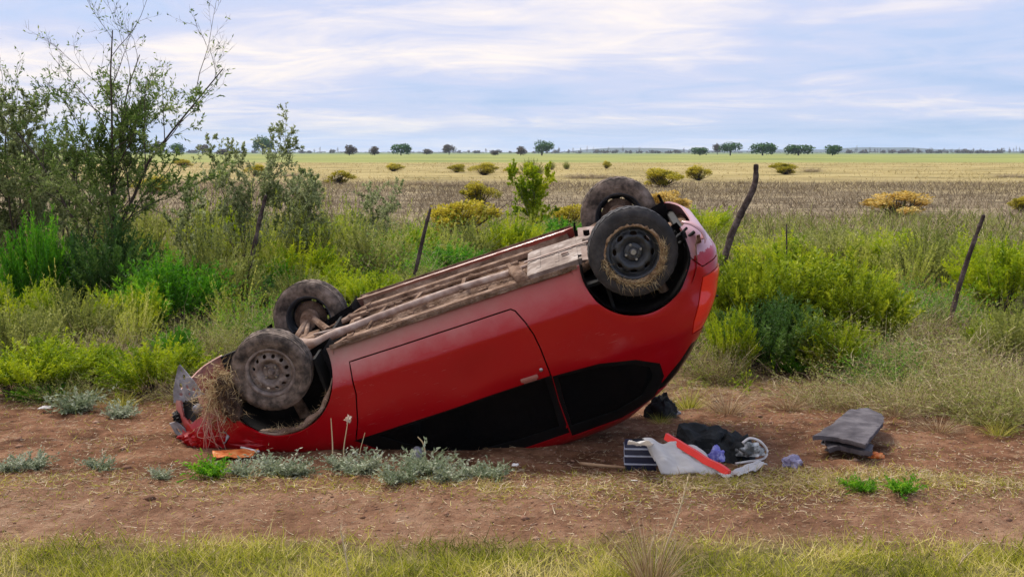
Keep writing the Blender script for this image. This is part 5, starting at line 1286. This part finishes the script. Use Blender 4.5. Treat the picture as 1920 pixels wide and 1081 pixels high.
# foreground grass
B = scatter(62000, 4.9, 6.45, lambda x, y: (1 if y < 5.98+.22*nz(x, y, 1.3) else max(0, .55-(y-6.0)/.6))*(.35+.65*min(1, max(0, .5+1.8*nz(x, y, 2.6, 4)))))
g = Geo(); N = len(B); tall = RNG.random(N)**4; ct = np.clip(.56+.75*np.array([nz(x, y, 1.7, 8) for x, y, z in B])+RNG.normal(0, .26, N), 0, 1)
g.ribbons(B, rdir(N, .55, .55), RNG.uniform(.02, .065, N)+.13*tall, RNG.uniform(.003, .0055, N), RNG.normal(0, .018, (N, 3)), 3, ct)
tag(link('foreground_grass', g.mesh('foreground_grass', [L_grass])), kind='stuff')
# grass and straw in the strip between the tracks and around
def mid(x, y):
    c = math.exp(-((y-7.15-.12*nz(x, y, .9))/.28)**2)*(1.6 if x > .2 else .4)
    e = .10+.30*max(0, nz(x, y, 2.1, 3)); 
    if 7.3 < y < 7.75 and x < .2: e += .45*max(0, .4+nz(x, y, 1.4))
    if x > 0 and 6.9 < y < 7.6: e += .25
    if y > 9.2: e += min(.6, (y-9.2)*.6)
    return min(1, c*.9+e)
B = scatter(120000, 6.1, 10.6, mid); B = B[[not carx(x, y) for x, y, z in B]]; N = len(B); g = Geo()
ct = np.clip(.40+.5*np.array([nz(x, y, 1.6, 2) for x, y, z in B])+RNG.normal(0, .2, N), 0, 1)
gm = RNG.random(N) < .36
g.ribbons(B[gm], rdir(gm.sum(), .8, .45), RNG.uniform(.015, .05, gm.sum()), RNG.uniform(.003, .005, gm.sum()), RNG.normal(0, .012, (gm.sum(), 3)), 2, ct[gm], 0)
s_ = ~gm; n = s_.sum(); dd = RNG.normal(0, 1, (n, 3))*[1, 1, .12]; dd[:, 2] = np.abs(dd[:, 2])
g.ribbons(B[s_]+[0, 0, .004], unit(dd), RNG.uniform(.02, .075, n), RNG.uniform(.003, .006, n), RNG.normal(0, .01, (n, 3))*[1, 1, .5], 2, np.clip(RNG.random(n)*1.1-.05, 0, 1), 1)
B2 = scatter(52000, 6.75, 7.65, lambda x, y: math.exp(-((y-7.18-.14*nz(x, y, 1.1))/.22)**2)*min(1, max(0, .45+1.5*nz(x, y, 1.7, 15)))*(1 if x > -.2 else .25), lambda y: 3.5); n = len(B2)
g.ribbons(B2, rdir(n, 1.2, .35), RNG.uniform(.02, .065, n), RNG.uniform(.0035, .006, n), RNG.normal(0, .015, (n, 3)), 2, np.clip(RNG.normal(.55, .25, n), 0, 1), (0 if n == 0 else 0))
B3 = B2[RNG.random(n) < .5]; n = len(B3); g.ribbons(B3+[0, 0, .01], rdir(n, 1.6, .1), RNG.uniform(.03, .09, n), .005, RNG.normal(0, .02, (n, 3))*[1, 1, .3], 2, None, 1)
tag(link('straw_litter', g.mesh('straw_litter', [L_grass, L_strawl])), kind='stuff')
# sparse blades on the bare tracks
B = scatter(14000, 6.0, 9.9, None); N = len(B); g = Geo(); dd = RNG.normal(0, 1, (N, 3))*[1, 1, .1]; dd[:, 2] = np.abs(dd[:, 2])
g.ribbons(B+[0, 0, .004], unit(dd), RNG.uniform(.015, .05, N), .0035, RNG.normal(0, .008, (N, 3)), 2, RNG.random(N), 0); tag(link('scattered_straw', g.mesh('scattered_straw', [L_strawl])), kind='stuff')
# clods and small stones
g = Geo(); B = scatter(9000, 5.9, 10.8, lambda x, y: .25+.75*max(0, .3+1.5*nz(x, y, 1.3, 12))); N = len(B); r = RNG.uniform(.003, .012, N)*(1+1.6*(RNG.random(N) > .97))
o8 = np.array([[1, 0, 0], [0, 1, 0], [-1, 0, 0], [0, -1, 0], [0, 0, 1], [0, 0, -1]], float); f8 = np.array([[0, 1, 4], [1, 2, 4], [2, 3, 4], [3, 0, 4], [1, 0, 5], [2, 1, 5], [3, 2, 5], [0, 3, 5]])
V = B[:, None, :]+o8[None]*r[:, None, None]*RNG.uniform(.6, 1.4, (N, 6, 3))*[1.2, 1.2, .7]; g.add(V.reshape(-1, 3), None, (f8[None]+(np.arange(N)*6)[:, None, None]).reshape(-1, 3), np.repeat(RNG.random(N), 6))
tag(link('dirt_clods', g.mesh('dirt_clods', [leaf_mat('clod_soil', [(.13, .065, .038), (.27, .145, .09), (.40, .26, .18)], 0, .95)])), kind='stuff')
# verge and undergrowth, three mixed kinds picked by patches
def under(name, N, y0, y1, thr, mats, hh, w, off, sp=.7, lv=True):
    w = w*1.3
    B = scatter(N, y0, y1, lambda x, y: (1.0 if nz(x, y, .55, off) > thr else .18)*(.12 if (name[:5] in ('green', 'olive') and x > 2.0 and y < 13.8) else 1)*min(1, max(0, (y-9.55-.35*nz(x, .0, .8, 1)-(.45 if x > .6 else 0))/.5)))
    if len(B) == 0: return
    g = Geo(); N = len(B); hs = np.array([.55+.9*max(0, .5+nz(x, y, .9, off+3)) for x, y, z in B])*np.clip((B[:, 1]-9.3)/2.5, .25, 1)
    L = RNG.uniform(hh*.35, hh*1.25, N)*hs; d = rdir(N, sp, .8); bend = RNG.normal(0, .07, (N, 3)); k = RNG.random(N) < .75
    tu = np.clip(.42+.9*np.array([nz(x, y, 1.4, off+9) for x, y, z in B])+RNG.normal(0, .2, N), 0, 1); g.ribbons(B[k], d[k], L[k], w, bend[k], 4, tu[k], 0); g.ribbons(B[~k], d[~k], L[~k]*1.1, w*.8, bend[~k], 4, None, 1)
    if lv: along(g, B[k], d[k], L[k], bend[k], 5, .045, .014, .3)
    tag(link(name, g.mesh(name, mats)), kind='stuff')
under('green_undergrowth', 22000, 9.6, 22, .02, [L_lime, L_grass], .28, .010, 1)
under('olive_undergrowth', 20000, 9.8, 24, -.02, [L_olive, L_dry], .32, .010, 20)
under('dry_undergrowth', 24000, 9.6, 24, -.05, [L_dry, L_strawl], .30, .009, 40, .9, False)
under('back_undergrowth', 24000, 20, 36, -.10, [L_olive, L_dry], .42, .022, 60, .7, True)
# dry grass plain beyond the fence
g = Geo(); B = scatter(60000, 30, 80, lambda x, y: .35+.65*max(0, .4+1.5*nz(x, y, .25, 5))); N = len(B)
g.ribbons(B, rdir(N, .6, .7), RNG.uniform(.12, .40, N), .028, RNG.normal(0, .06, (N, 3)), 3, np.clip(RNG.random(N)*.7+.3*np.array([nz(x, y, .15, 9) for x, y, z in B]), 0, 1)); tag(link('dry_plain_grass', g.mesh('dry_plain_grass', [L_mauve])), kind='stuff')
g = Geo(); B = scatter(30000, 62, 230, lambda x, y: .2+.8*max(0, nz(x, y, .06, 5)*2)); N = len(B)
g.ribbons(B, rdir(N, .7, .5), RNG.uniform(.10, .30, N), .07, RNG.normal(0, .06, (N, 3)), 2); tag(link('tan_field_grass', g.mesh('tan_field_grass', [L_tan])), kind='stuff')
